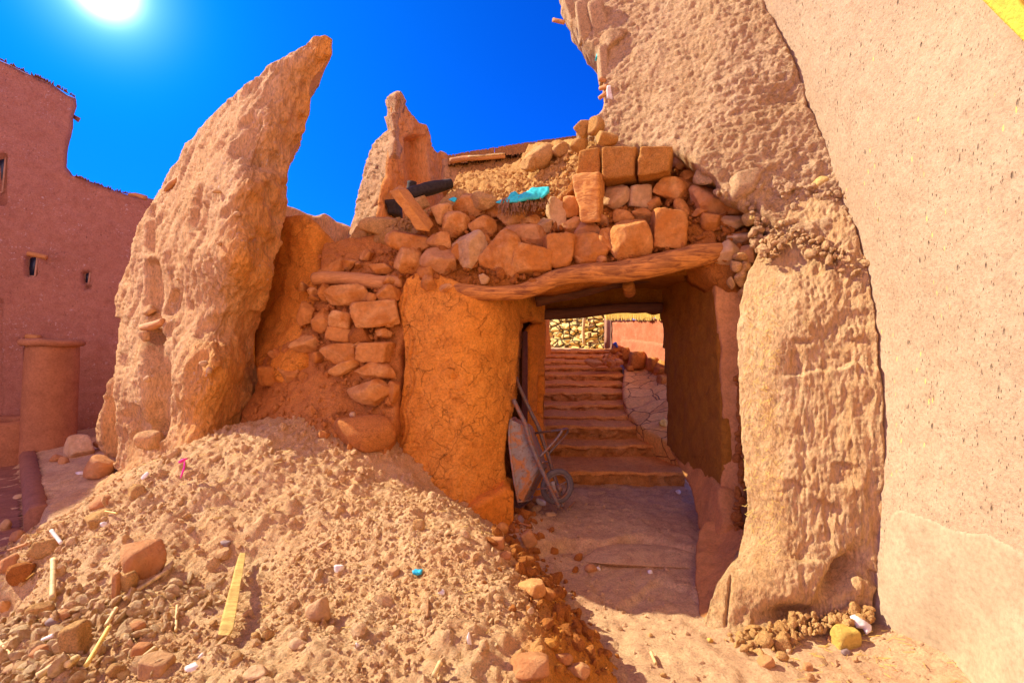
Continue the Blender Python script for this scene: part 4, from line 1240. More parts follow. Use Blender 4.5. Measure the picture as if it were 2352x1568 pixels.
# ---------------- stacked side wall left of the pillar ----------------
sidew = thing("stacked_stone_wall", (-1.1, 4.2, 1.0), "broken end of a stacked stone wall left of the cracked gate pillar", "stone wall")
S3 = [(620,285,270,130,8,0,0),(870,270,150,115,0,0,0),(795,402,285,155,4,1,0),(578,440,140,105,-6,1,1),(455,440,115,155,10,0,0),(358,400,105,145,0,0,0),(560,530,160,85,-10,.5,1),(700,540,145,110,0,0,2),(840,522,95,65,0,0,0),(575,650,235,145,-8,0,0),(790,640,220,120,0,.5,0),(425,672,85,70,20,0,0),(800,755,250,115,-8,0,3),(755,890,275,165,-6,0,4),(600,735,205,80,15,0,0),(250,780,155,145,0,0,0),(125,790,150,130,0,0,0),(350,590,170,110,15,0,0),
      (735,35,95,75,15,0,0),(622,92,95,70,0,0,0),(680,98,45,45,0,0,0),(822,118,160,70,-8,0,0),(400,265,70,60,0,0,0),(470,265,80,110,0,0,0),(400,300,60,40,0,0,0),(770,300,70,60,0,0,0),(510,130,170,90,20,0,0),(880,190,90,60,0,0,0),(150,660,80,60,0,0,0),(900,890,80,130,0,0,0),(330,230,60,60,0,0,0),(880,460,60,50,0,0,0),(680,600,80,60,0,0,0),(1120,205,100,90,0,0,0),(1230,245,90,60,0,0,0)]
for i, (cx, cy, w, h, rot, bx, mk) in enumerate(S3):
    u, v = c3(cx, cy)
    base_d = float(dsl(np.array([u]), np.array([v]))[0])
    d = base_d - (0.06 if u > 690 else 0.0)
    if u > 960: d = 3.95
    s = .3662 / F * d
    mm = {0: M['stone'], 1: M['stone'], 2: M['clod_dark'], 3: M['stone'], 4: M['stone']}[mk]
    rock("stone", mm, P3(u, v, d), w * s * 1.08, h * s * 1.10, max(.14, min(w, h) * s * 1.1), rot=rot, seed=600 + i * 3, parent=sidew, sub=5 if w * h > 20000 else 4, facets=14, boxy=bx, noise=.10, sharp=60)
pts = uv_points([(600, 860), (700, 740), (730, 590), (900, 560), (910, 900), (860, 1030), (560, 1000)], dsl, 900, rs, (-0.05, 0.0))
scatter("crumbs", M['slope'], pts, rs.gamma(1.6, 0.008, 900) + 0.004, sidew, 5, sub=1)
b_ = rock("boulder", M['slope'], on(dsl, 832, 988, -.02), .50, .28, .36, rot=-14, seed=77, sub=5, facets=7, noise=.03, sharp=7)
tag(b_, "big smooth rounded orange boulder sunk in the earth slope left of the pillar foot", "boulder")
b_ = rock("stone", M['stone_pale'], on(dsl, 810, 953, -.06), .05, .05, .05, seed=78, sub=2)
tag(b_, "tiny pale pebble lying on top of the smooth boulder", "stone")

# ---------------- earth heap on the passage roof ----------------
dh = Depth([(900, 520, 4.42), (1000, 480, 4.42), (1100, 470, 4.40), (1250, 460, 4.38), (1330, 450, 4.3), (1040, 400, 5.1), (1150, 385, 5.2), (1250, 335, 5.1), (1330, 330, 4.6), (860, 560, 4.45), (800, 560, 4.9), (1380, 380, 4.3), (1150, 430, 4.7), (1050, 440, 4.75), (1280, 400, 4.6), (830, 500, 4.9), (900, 500, 4.7)])
hp = relief("roof_heap", M['heap'], [(770, 585), (790, 560), (815, 525), (850, 505), (900, 498), (960, 505), (1000, 480), (1030, 430), (1042, 400), (1080, 388), (1150, 385), (1190, 372), (1205, 345), (1230, 325), (1262, 322), (1300, 318), (1340, 310), (1400, 330), (1400, 380), (1330, 420), (1318, 440), (1300, 448), (1250, 470), (1130, 478), (1040, 482), (1000, 500), (940, 525), (890, 545), (830, 575)],
            dh, step=3.2, back=(0, .5, -.3), rings=3, edge=8, disp=D_rough(.05, 3.5, .02, 12, 141, clod=.06, clf=10), rough=4, seed=47, seg=9)
tag(hp, "sunlit heap of crumbled earth lying on the gateway roof above the stones", "earth heap")
rs = np.random.RandomState(15)
pts = uv_points([(790, 560), (900, 505), (1030, 470), (1050, 400), (1200, 375), (1260, 330), (1380, 340), (1380, 440), (1250, 470), (1000, 490), (900, 540)], dh, 1600, rs, (-0.04, 0.01))
scatter("roof_gravel", M['heap'], pts, rs.gamma(1.5, 0.010, 1600) + 0.005, None, 6, sub=1, label="loose crumbs scattered over the earth heap on the gateway roof", cat="gravel")
def item(name, mat, u, v, wpx, hpx, d, label, cat, rot=0, seed=1, boxy=0, sub=4, group=None, facets=9, noise=.05, dep=None, sharp=20):
    s = d / F
    w, h = wpx * s, hpx * s
    o = rock(name, mat, P3(u, v, d), w, h, dep or max(.05, min(w, h)), rot=rot, seed=seed, boxy=boxy, sub=sub, facets=facets, noise=noise, sharp=sharp)
    return tag(o, label, cat, group)
item("earth_clod", M['clod'], 1238, 362, 75, 60, 4.75, "large sunlit round clod against the sky on the roof heap", "clod", 15, 901, noise=.09)
item("earth_clod", M['clod'], 1215, 378, 40, 34, 4.68, "smaller clod leaning left of the large round clod on the roof", "clod", 0, 902, noise=.09)
item("earth_clod", M['clod'], 1285, 345, 44, 38, 4.7, "clod sitting just right of the large round clod on the roof", "clod", 0, 903, noise=.09)
item("earth_clod", M['clod'], 1110, 462, 60, 42, 4.15, "flat crumbly clod at the front edge of the roof heap beside turquoise panel", "clod", 0, 904, noise=.1)
item("earth_clod", M['clod'], 870, 520, 95, 48, 4.5, "wide sunlit clod below the pale ruin left of the hewn timber", "clod", 6, 905, noise=.08)
item("earth_clod", M['clod'], 962, 468, 50, 40, 4.6, "clod behind the charred log end on the roof", "clod", 6, 906, noise=.08)

# reed roof edge and the wall under it
rw = thing("roof_wall", (0.2, 5.8, 2.4), "pinkish plaster wall under a brown reed roof edge behind the roof heap", "wall")
dr = plane_pts((1020, 380, 5.7), (1330, 380, 5.9), (1020, 440, 5.7))
relief("wall", M['ruin'], [(1015, 362), (1100, 352), (1200, 338), (1330, 322), (1330, 440), (1015, 440)], dr, step=4, back=(0, .3, 0), disp=D_rough(.02, 3, .01, 12, 151), parent=rw, rough=2, seed=49)
V = []; Q = []
rs = np.random.RandomState(9)
for i in range(420):
    u = rs.uniform(1030, 1330); vt = np.interp(u, [1030, 1060, 1150, 1240, 1330], [358, 352, 338, 324, 312]) + rs.uniform(-2, 3)
    d = 5.62; p = P3(u, vt, d); q = P3(u + rs.uniform(-1.5, 1.5), vt + rs.uniform(10, 22), d + .01); w = .009
    s = len(V)
    V += [(p.x - w, p.y, p.z), (p.x + w, p.y, p.z), (q.x + w, q.y, q.z), (q.x - w, q.y, q.z), (p.x, p.y + .14, p.z), (q.x, q.y + .14, q.z)]
    Q += [(s, s + 3, s + 2, s + 1), (s, s + 1, s + 4, s + 4), (s, s + 4, s + 5, s + 3), (s + 1, s + 2, s + 5, s + 4)]
Q4 = np.array([q for q in Q if len(set(q)) == 4]); Q3 = np.array([q[:3] for q in Q if len(set(q)) == 3])
mesh_obj("reed_edge", np.array(V), [Q4, Q3], M['reed_dark'], rw, smooth=False)
tube("pole", M['log2'], [P3(1035, 370, 5.5), P3(1070, 364, 5.45), P3(1110, 362, 5.4), P3(1160, 358, 5.4)], [.03, .03, .028, .025], rw, noise=.15, seed=4)
tube("pole_strip", M['reed'], [P3(1075, 360, 5.41), P3(1110, 357.5, 5.37), P3(1160, 353, 5.37)], [.008, .011, .008], rw, noise=.1, seed=4, seg=6)

# ---------------- pale ruin with a niche ----------------
ru = thing("ruin_tower", (-1.3, 6.1, 1.8), "jagged pale ruined mud tower with an orange inner niche against the blue sky", "ruin")
dru = Depth([(800, 540, 6.3), (845, 350, 6.1), (885, 480, 5.75), (900, 230, 5.7), (892, 330, 5.7)])
relief("outer_wall", M['ruin'], [(790, 560), (800, 530), (810, 490), (822, 440), (832, 400), (838, 365), (850, 340), (860, 322), (876, 306), (885, 296), (882, 270), (886, 255), (882, 235), (888, 218), (908, 206), (918, 210), (905, 250), (903, 290), (905, 330), (903, 352), (893, 375), (895, 400), (885, 430), (876, 455), (872, 500), (872, 560)],
       dru, step=2.8, back=(.02, .22, 0), rings=4, edge=4, edge_back=.02, disp=lambda P, u, v: D_rough(.03, 3, .012, 12, 161, crack=.03, cf=4)(P, u, v) + .05 * (((P[:, 2] * 5.3 + .4 * vnoise(P * 3, 5)) % 1) - .5) * sstep(330, 290, v), wob=.006, parent=ru, rough=2, seed=51, seg=8)
drn = Depth([(905, 230, 5.72), (900, 480, 5.72), (960, 400, 6.1), (1030, 380, 6.7), (1030, 450, 6.7), (940, 280, 5.95)])
relief("inner_wall", M['ruin_in'], [(905, 215), (918, 208), (930, 222), (942, 245), (955, 265), (968, 280), (985, 285), (992, 310), (1000, 340), (1012, 350), (1022, 345), (1035, 360), (1048, 372), (1050, 500), (880, 560), (872, 500), (880, 440), (892, 400), (900, 340)],
       drn, step=2.8, back=(-.06, .3, 0), rings=4, edge=7, edge_back=.05, disp=D_rough(.04, 3, .02, 12, 163, crack=.02), parent=ru, rough=2.2, seed=53, seg=8, dents=[(936, 975, 315, 420, .22, 16), (945, 965, 385, 440, .12, 12)])
hexa("black_block", M['char'], quad_prism([(886, 492), (918, 492), (914, 456), (884, 460)], 5.6, (0, .2, 0)), ru, n=5, noise=.03)  # near-black block set against the tower's inner wall

o = tube("charred_log", M['char'], [P3(935, 448, 4.62), P3(960, 440, 4.62), P3(1000, 430, 4.66), P3(1037, 421, 4.72)], [.055, .06, .058, .045], seg=20, noise=.2, seed=4, bark=.1)
tag(o, "black charred log lying on the roof behind the hewn timber", "log")
o = tube("charred_post", M['char'], [P3(945, 440, 4.9), P3(947, 418, 4.9)], [.05, .05], seg=12, noise=.25, seed=5)
tag(o, "short black burnt post stump standing behind the charred log", "post")
o = hexa("hewn_timber", M['timber'], [P3(*p) for p in ((958, 532, 3.95), (988, 535, 3.92), (998, 515, 4.12), (968, 512, 4.15), (893, 442, 4.05), (912, 432, 4.0), (938, 436, 4.2), (918, 424, 4.25))], n=14, noise=.012, freq=9, rnd=.14)
tag(o, "thick square orange timber leaning on the rubble below the pale ruin", "timber")
o = hexa("upright_timber", M['timber_up'], [P3(*p) for p in ((1333, 512, 3.92), (1378, 512, 3.88), (1386, 500, 4.08), (1340, 500, 4.12), (1312, 402, 3.98), (1375, 392, 3.92), (1392, 400, 4.12), (1322, 398, 4.18))], n=14, noise=.016, freq=8, rnd=.2)
tag(o, "upright split orange timber post standing among the stones beside the mud bricks", "timber")
# turquoise painted panel with torn reeds below
tp = thing("painted_panel", (0.1, 4.2, 2.8), "torn turquoise painted board with broken reeds beneath, lying on the roof rubble", "board")
relief("board", M['turq'], [(1137, 462), (1150, 455), (1165, 452), (1172, 440), (1184, 436), (1192, 444), (1210, 440), (1218, 430), (1236, 426), (1262, 428), (1262, 440), (1245, 452), (1215, 458), (1180, 462), (1150, 466)], plane_pts((1140, 460, 4.08), (1260, 440, 4.02), (1200, 430, 4.12)), step=2.5, back=(0, .05, .01), rings=2, edge=2, edge_back=.01, disp=D_rough(.02, 8, .006, 30, 171), wob=.004, parent=tp, rough=1.6, seed=55, seg=6)
V = []; Q = []
rs = np.random.RandomState(19)
for i in range(150):
    u = rs.uniform(1150, 1258); v = 460 + rs.uniform(-6, 6) - (u - 1150) * .12
    p = P3(u, v, 4.08 + rs.uniform(-.03, .05)); q = P3(u + rs.uniform(-10, 10), v + rs.uniform(14, 38), 4.02 + rs.uniform(-.05, .05)); w = .0045
    s = len(V)
    V += [(p.x - w, p.y, p.z), (p.x + w, p.y, p.z), (q.x + w, q.y, q.z), (q.x - w, q.y, q.z), (p.x, p.y + .01, p.z), (q.x, q.y + .01, q.z)]
    Q += [(s, s + 3, s + 2, s + 1), (s, s + 4, s + 5, s + 3), (s + 1, s + 2, s + 5, s + 4)]
mesh_obj("torn_reeds", np.array(V), np.array(Q), M['reed_dark'], tp, smooth=False)
o = relief("paint_scrap", M['turq'], [(1030, 458), (1042, 452), (1050, 455), (1044, 464)], plane_pts((1030, 458, 4.22), (1050, 458, 4.2), (1040, 450, 4.24)), step=2, back=(0, .02, 0), rings=1, edge=0, wob=0, rough=0)
tag(o, "small turquoise paint scrap left of the torn painted board", "scrap")

# ---------------- right house: rough upper wall, pillar, smooth wall ----------------
rh = thing("plastered_house", (2.1, 3.0, 0), "large peach plastered mud house on the right with broken rough corner and pillar", "house")
dR = Depth([(1290, 0, 5.0), (1300, 100, 4.8), (1325, 330, 4.6), (1400, 400, 4.35), (1650, 430, 3.72), (1960, 600, 3.22), (1870, 560, 3.34), (1780, 520, 3.53), (1900, 460, 3.42), (1870, 250, 3.62), (1720, 0, 4.0), (1500, 200, 4.3), (1500, 0, 4.6), (1700, -200, 4.4), (1290, -200, 5.4), (1550, 330, 4.0), (1700, 200, 3.85), (1385, 200, 4.6)])
def R_disp(P, u, v):
    n = 0.030 * fbm(P * 2.0, 3, seed=181) + 0.018 * fbm(P * 14 * np.array([.7, .7, 1.3]), 4, seed=183, gain=.65, ridged=True) + .010 * fbm(P * 30, 3, seed=185, gain=.7)
    f1, f2, c = worley(P * 4.5 + .4 * np.stack([fbm(P * 5 + 5 * k, 2, seed=187 + k) for k in range(3)], 1), 189)
    n = n - 0.014 * np.clip(1 - (f2 - f1) / .05, 0, 1) * sstep(0.1, .35, vnoise(P * 1.3, 190)) * sstep(-.1, .2, fbm(P * 6, 2, seed=195)) + .010 * fbm(P * 34, 3, seed=196, gain=.65)
    low = sstep(330, 440, v) * sstep(1560, 1640, u)
    n = n + low * (.08 * fbm(P * 4, 4, seed=191) - .02)
    f1, f2, c = worley(P * np.array([9, 9, 6]), 193)
    n = n + low * .06 * np.clip(.6 - f1, 0, 1)
    n = n - .05 * np.exp(-((u - 1800) / 60) ** 2 - ((v - 220) / 30) ** 2) - .03 * np.exp(-((u - 1620) / 50) ** 2 - ((v - 130) / 12) ** 2)
    n = n + 0.03 * sstep(1440, 1400, u) * sstep(60, 330, v)
    return n
relief("corner_wall", M['rough'], [(1240, -200), (1700, -200), (1745, -100), (1760, 0), (1800, 80), (1850, 180), (1885, 290), (1930, 380), (1965, 470), (1985, 560), (1960, 600), (1870, 560), (1780, 520), (1745, 490), (1735, 470), (1690, 455), (1650, 440), (1640, 410), (1600, 395), (1590, 372), (1548, 345), (1465, 338), (1400, 342), (1350, 345), (1318, 330), (1315, 310), (1340, 288), (1368, 268), (1385, 232), (1378, 180), (1378, 135), (1362, 112), (1340, 98), (1318, 70), (1300, 45), (1288, 20), (1278, -20)],
       dR, step=3, back=(.3, .65, 0), rings=6, edge=14, edge_back=.09, disp=R_disp, wob=.02, parent=rh, rough=3.5, seed=59, seg=9)
dW = Depth([(1640, -150, 4.55), (1700, 0, 4.22), (1830, 200, 3.76), (1920, 400, 3.44), (1985, 600, 3.2), (2035, 1000, 2.91), (2010, 1300, 2.90), (2352, 0, 2.15), (2352, 784, 2.1), (2352, 1560, 2.06), (2520, 784, 1.86), (2520, 0, 1.88), (2520, 1560, 1.84), (2180, 784, 2.5), (2180, 0, 2.62), (2180, 1500, 2.48), (2000, 1450, 2.90), (1620, 0, 4.75), (1750, 200, 4.3), (1840, 400, 4.0), (1910, 600, 3.7), (1950, 1000, 3.25), (1935, 1300, 3.25), (1550, -200, 5.2)], smooth=1e-5)
def W_disp(P, u, v):
    return .012 * fbm(P * 1.6, 3, seed=201) + .004 * fbm(P * 9, 4, seed=203) + .0016 * fbm(P * 40, 2, seed=205)
relief("smooth_wall", M['smooth'], [(1540, -260), (1580, -150), (1635, -20), (1652, 50), (1700, 120), (1745, 190), (1770, 260), (1798, 310), (1835, 370), (1860, 430), (1890, 500), (1920, 590), (1940, 700), (1955, 820), (1964, 950), (1966, 1080), (1958, 1200), (1948, 1300), (1940, 1390), (1935, 1470), (1935, 1700), (2520, 1760), (2520, -260)],
       dW, step=5, back=(.5, .3, 0), rings=3, edge=10, edge_back=.04, disp=W_disp, wob=.002, parent=rh, rough=3, seed=61)
relief("repair_patch", M['patch'], [(2030, 1200), (2045, 1175), (2070, 1165), (2100, 1172), (2150, 1195), (2200, 1215), (2260, 1225), (2310, 1245), (2400, 1290), (2500, 1310), (2500, 1700), (2200, 1700), (2010, 1650), (2000, 1400), (2018, 1320)],
       lambda u, v: dW(u, v) - .005, step=6, back=(.02, .01, 0), rings=1, edge=8, edge_back=.01, disp=lambda P, u, v: .012 * fbm(P * 1.6, 3, seed=201), wob=0, parent=rh, rough=4, seed=63, backcap=False)
hexa("side_wall", M['smooth'], box8(2.10, 2.5, -6.0, 1.9, -.1, 6.0), rh, n=16, noise=.01, rnd=.01)
# sunlit pillar of the house
dP = Depth([(1700, 660, 3.55), (1702, 850, 3.37), (1700, 1000, 3.32), (1706, 1220, 3.18), (1785, 800, 3.22), (1785, 1100, 3.1), (1780, 1300, 2.96), (1640, 1400, 2.92), (1690, 1480, 2.76), (1860, 1400, 2.86), (2030, 1000, 2.91), (2000, 1380, 2.86), (1985, 600, 3.19), (1960, 540, 3.26), (1930, 450, 3.44), (1850, 500, 3.46), (1900, 560, 3.31), (1790, 500, 3.58), (1760, 540, 3.64), (1900, 1000, 3.05), (1900, 700, 3.2), (1780, 1440, 2.85), (1665, 1320, 3.05)], smooth=1e-4)
def P_disp(P, u, v):
    Q = P * np.array([1, 1, .28])
    hh = sstep(1775, 1830, u)
    Q2 = P * np.array([1, 1, .12])
    n = .018 * fbm(P * 2.4, 4, seed=211) + hh * (.014 * fbm(Q * 16, 4, seed=213, gain=.6) + .012 * fbm(Q2 * 34, 3, seed=214, ridged=True)) + .008 * fbm(P * 26, 4, seed=215, gain=.7)
    n = n + hh * .03 * np.minimum(fbm(P * 2.1 + 4, 3, seed=217) - .1, .12)
    n = n - .03 * hh * sstep(.22, .30, fbm(P * np.array([1.6, 1.6, 2.6]) + 9, 3, seed=219))
    base = sstep(1330, 1420, v)
    n = n + base * (.05 * fbm(P * 6, 4, seed=221) - .03)
    n = n - .16 * np.exp(-(((u - 1935) + (v - 1320) * .6) / 26) ** 2 - ((v - 1320) / 50) ** 2)
    n = n - .12 * np.exp(-((u - 1820) / 60) ** 2 - ((v - 1415) / 22) ** 2)
    n = n - .03 * np.exp(-((u - (1670 - (v - 1400) * .12)) / 3) ** 2) * sstep(1310, 1340, v)
    return n
relief("pillar", M['pillar'], [(1706, 660), (1715, 620), (1732, 590), (1745, 565), (1765, 545), (1775, 505), (1790, 470), (1860, 430), (1930, 440), (1965, 520), (1992, 600), (2012, 700), (2026, 850), (2036, 1000), (2034, 1150), (2020, 1300), (2004, 1400), (1960, 1420), (1930, 1410), (1890, 1430), (1850, 1450), (1800, 1448), (1740, 1475), (1705, 1500), (1655, 1500), (1612, 1440), (1630, 1380), (1645, 1340), (1662, 1310), (1690, 1275), (1706, 1220), (1712, 1160), (1708, 1080), (1700, 1000), (1696, 920), (1694, 850), (1690, 780), (1698, 700)],
       dP, step=3, back=(.35, .45, 0), rings=4, edge=6, edge_back=.03, disp=P_disp, wob=.012, parent=rh, rough=2.6, seed=67, seg=9)
pts = uv_points([(1660, 1470), (1740, 1440), (1800, 1425), (1900, 1405), (2005, 1385), (2010, 1420), (1900, 1445), (1800, 1480), (1700, 1520)], Depth([(1660, 1490, 2.72), (1800, 1460, 2.78), (1900, 1430, 2.83), (2000, 1400, 2.84), (1740, 1440, 2.84)]), 420, np.random.RandomState(6), (-.03, .02))
scatter("base_crumbs", M['clod'], pts, np.random.RandomState(7).gamma(1.5, .008, 420) + .005, rh, 95, sub=2)
pts = uv_points([(1735, 600), (1750, 545), (1800, 500), (1900, 560), (1990, 590), (1990, 640), (1900, 610), (1820, 560), (1770, 600)], Depth([(1735, 600, 3.55), (1800, 520, 3.50), (1900, 580, 3.28), (1990, 620, 3.18), (1770, 600, 3.46)]), 300, np.random.RandomState(8), (-.03, .03))
scatter("broken_plaster", M['pillar'], pts, np.random.RandomState(9).gamma(1.5, .007, 300) + .005, rh, 97, sub=2)
hexa("core_wall", M['core'], box8(1.72, 2.5, 3.92, 4.4, -.1, 2.08), rh, n=6, noise=.02, rnd=.02)
# crumbled strip between jamb and pillar
rs = np.random.RandomState(25)
dstrip = plane_pts((1690, 700, 3.72), (1720, 700, 3.68), (1690, 1200, 3.6))
for i in range(34):
    v = 860 + i * 10.6 + rs.uniform(-3, 3); u = 1700 + rs.uniform(-8, 8)
    d = float(dstrip(np.array([u]), np.array([v]))[0])
    rock("stone", M['clod_dark'], P3(u, v, d - .02), rs.uniform(.035, .09), rs.uniform(.03, .08), .06, seed=700 + i, parent=rh, sub=3, noise=.1)
for i, (u, v, w, h) in enumerate(((1700, 640, 30, 40), (1690, 612, 24, 30), (1712, 612, 26, 26), (1680, 650, 22, 30), (1705, 670, 18, 22), (1700, 590, 30, 20))):
    rock("clod", M['clod'], P3(u, v, 3.72), w * 3.72 / F, h * 3.72 / F, .09, seed=740 + i, parent=rh, sub=4, noise=.12)
# lumps and bricks at the broken corner
LB = [(1340, 52, 34, 100, 8, 1, 'rough', 4.5), (1375, 55, 40, 110, 10, 1, 'rough', 4.42), (1408, 98, 58, 56, 20, 0, 'rough', 4.28), (1420, 85, 40, 30, 0, 0, 'rough', 4.25), (1312, 30, 22, 60, 20, .5, 'rough', 4.6), (1385, 150, 22, 90, 3, 1, 'rough', 4.4),
      (1716, 430, 100, 82, 4, 0, 'rough', 3.68), (1660, 370, 56, 50, 0, 0, 'rough', 3.8), (1620, 400, 56, 60, 0, 0, 'rough', 3.86), (1612, 360, 34, 50, 20, 0, 'clod_dark', 3.95), (1668, 345, 46, 40, 0, 0, 'rough', 3.86), (1852, 318, 52, 44, 30, 0, 'rough', 3.62), (1818, 352, 48, 36, 0, 0, 'pillar_edge', 3.66), (1885, 432, 50, 44, -30, 0, 'pillar_edge', 3.5), (1770, 320, 52, 30, 10, 0, 'rough', 3.75), (1838, 396, 46, 30, 0, 0, 'rough', 3.6),
      (1770, 470, 60, 40, 10, 0, 'rough', 3.62), (1730, 500, 40, 36, 0, 0, 'pillar_edge', 3.68), (1340, 300, 50, 40, 0, 0, 'heap', 4.35), (1370, 290, 40, 44, 0, 0, 'heap', 4.25), (1395, 318, 50, 34, 0, 0, 'heap', 4.15), (1330, 335, 44, 34, 0, 0, 'heap', 4.3)]
for i, (u, v, w, h, rot, bx, mk, d) in enumerate(LB):
    nm_ = "mud_brick" if bx else "lump"
    if v < 200 and u < 1440: d = float(dR(np.array([float(u)]), np.array([float(v)]))[0]) - .03
    rock(nm_, M[mk], P3(u, v, d + .05), w * d / F, h * d / F, max(.16, min(w, h) * d / F), rot=rot, seed=760 + i * 2, parent=rh, sub=4, boxy=bx, facets=8, noise=.05, sharp=24)
for (a_, b_, c_, d_, dd) in (((1383, 412), (1456, 402), (1462, 334), (1380, 336), 4.02), ((1462, 404), (1538, 392), (1545, 334), (1468, 335), 3.94), ((1322, 400), (1378, 396), (1376, 338), (1330, 344), 4.12)):
    hexa("mud_brick", M['brick'], quad_prism([a_, b_, c_, d_], [dd, dd - .05, dd - .10, dd - .05], (.1, .3, 0)), rh, n=18, noise=.012, freq=12, rnd=.10, seed=int(dd * 100))
rs = np.random.RandomState(91)
seam = uv_points([(1640, 440), (1700, 420), (1960, 430), (1990, 520), (1900, 480), (1800, 540), (1740, 580), (1720, 560), (1740, 500)], Depth([(1640, 440, 3.76), (1960, 440, 3.38), (1990, 520, 3.3), (1740, 580, 3.62), (1800, 500, 3.58)]), 420, rs, (-.03, .03))
scatter("broken_plaster", M['rough'], seam, rs.gamma(1.6, .009, 420) + .006, rh, 93, sub=2)
# wood ends sticking out of the broken edge
for i, pp in enumerate((((1270, 46, 4.7), (1296, 52, 4.6)), ((1376, 182, 4.5), (1392, 186, 4.4)), ((1396, 198, 4.5), (1378, 204, 4.4)), ((1376, 226, 4.5), (1404, 205, 4.4)))):
    pp = [on(dR, p[0], p[1], -.02 if j else -.05) for j, p in enumerate(pp)]
    tube("beam_stub", M['log2'], pp, .02, rh, noise=.2, seed=i, seg=8)
rock("lump", M['reed_dark'], on(dR, 1390, 165, .05), .12, .1, .12, seed=799, parent=rh, sub=3, noise=.12)
hexa("paint_flake", M['turq'], quad_prism([(1368, 132), (1382, 134), (1380, 112), (1372, 116)], 4.68, (0, .06, 0)), rh, n=3, noise=.006)
hexa("white_plaster", M['white'], quad_prism([(1394, 224), (1408, 230), (1404, 196), (1396, 196)], 4.50, (0, .1, 0)), rh, n=5, noise=.02)

_b = Vector((.12, .02, 0))
_c = [on(dW, 2063, -190, -.04), on(dW, 2110, -225, -.04), on(dW, 2575, 240, -.04), on(dW, 2530, 275, -.04)]
yb = hexa("painted_beam", M['ywood'], [_c[0], _c[1], _c[1] + _b, _c[0] + _b, _c[3], _c[2], _c[2] + _b, _c[3] + _b], n=8, noise=.004, rnd=.08)
tag(yb, "bright yellow wooden roof beam crossing the top right corner", "beam")

'''# house opposite, behind the viewer (it throws the warm light back into the lane)
oh = thing("opposite_house", (0, -6.2, 0), "plain mud house across the lane behind the viewer", "house")
hexa("wall", M['smooth'], [(-9, -5.5, -.1), (2.1, -6.2, -.1), (2.1, -6.7, -.1), (-9, -6.0, -.1), (-9, -5.5, 5.0), (2.1, -6.2, 5.0), (2.1, -6.7, 5.0), (-9, -6.0, 5.0)], oh, n=16, noise=.02, rnd=.01)'''
# ---------------- staircase beyond the passage ----------------
st = thing("stone_staircase", (0.8, 5.3, 0), "long stone staircase climbing away beyond the dark passage", "staircase")
VE = [1082, 1021, 977, 955, 929, 900, 881, 860, 843, 829, 817, 806]
DE = [5.3, 5.9, 6.2, 6.55, 6.95, 7.35, 7.75, 8.15, 8.6, 9.0, 9.4, 9.8, 10.2]
zprev = -0.05
XR = [1.78, 1.75, 1.66, 1.6, 1.6, 1.65, 1.7, 1.8, 1.85, 1.9, 1.9, 1.95]
for i, (v, d) in enumerate(zip(VE, DE)):
    z = EYE + (CV - v) / F * d
    dn_ = DE[i + 1]
    x0, x1 = -0.15, XR[i]
    nx_, nd_, nz_ = 90, 8, 8
    V = []; xs = np.linspace(x0, x1, nx_)
    prof = [(0.015, zprev - .08)] + [(0.01 - .0 * k, zprev + (z - .035 - zprev) * k / nz_) for k in range(nz_ + 1)] + [(-.025, z - .03), (-.025, z - .006), (-.012, z)] + [(.02 + (dn_ - d + .1) * k / nd_, z + .004 * k) for k in range(nd_ + 1)]
    for (dy, zz) in prof:
        V.append(np.stack([xs, np.full(nx_, d + dy), np.full(nx_, zz)], 1))
    V = np.concatenate(V)
    m = len(prof)
    xx = V[:, 0]
    wave = .055 * fbm(np.c_[xx * 2.3, np.full(len(V), i * 3.3), np.zeros(len(V))], 4, seed=5)
    V[:, 1] += wave
    riser = np.repeat(np.arange(m) <= nz_ + 1, nx_)
    P_ = V * np.array([4.2, 0.2, 9]) + i * 9.7
    f1, f2, c = worley(P_ + .25 * np.stack([fbm(V * 8 + 3 * k, 2, seed=k) for k in range(3)], 1), 300 + i)
    rel = .045 * np.clip((f2 - f1) / .16, 0, 1) + .04 * (c - .5)
    V[:, 1] -= np.where(riser, rel, 0)
    V[:, 2] += .018 * fbm(np.c_[xx * 2.6, np.full(len(V), i * 7.7), np.zeros(len(V))], 4, seed=312, gain=.6) + np.where(~riser, .014 * fbm(V * 7, 4, seed=310 + i), .004 * fbm(V * 6, 3, seed=310 + i))
    V[:, 1] += .018 * fbm(V * 12, 4, seed=330 + i, gain=.6)
    idx = np.arange(m * nx_).reshape(m, nx_)
    q = np.stack([idx[:-1, :-1], idx[:-1, 1:], idx[1:, 1:], idx[1:, :-1]], -1)
    rq = q[:nz_ + 1].reshape(-1, 4); tq = q[nz_ + 1:].reshape(-1, 4)
    def sub_mesh(name, qq, mat, par):
        us = np.unique(qq); rm = -np.ones(len(V), int); rm[us] = np.arange(len(us))
        return mesh_obj(name, V[us], rm[qq], mat, par)
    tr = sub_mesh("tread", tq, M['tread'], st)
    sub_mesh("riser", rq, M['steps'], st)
    zprev = z
top = EYE + (CV - 803) / F * 10.2
# paved ramp right of the stairs
drp = Depth([(1432, 845, 8.3), (1428, 900, 7.2), (1438, 945, 6.6), (1480, 985, 6.0), (1530, 1005, 5.7), (1535, 940, 6.3), (1520, 870, 7.4), (1470, 860, 8.0)])
rp = relief("paved_ramp", M['flags'], [(1434, 842), (1428, 880), (1430, 920), (1440, 952), (1462, 978), (1500, 998), (1560, 1030), (1560, 900), (1520, 850), (1480, 835)], drp, step=3, back=(0.05, .1, -.4), rings=4, edge=4, edge_back=.03, disp=D_rough(.02, 5, .012, 14, 401), rough=2, seed=71)
tag(rp, "curved ramp of crazy paving slabs right of the staircase", "ramp")
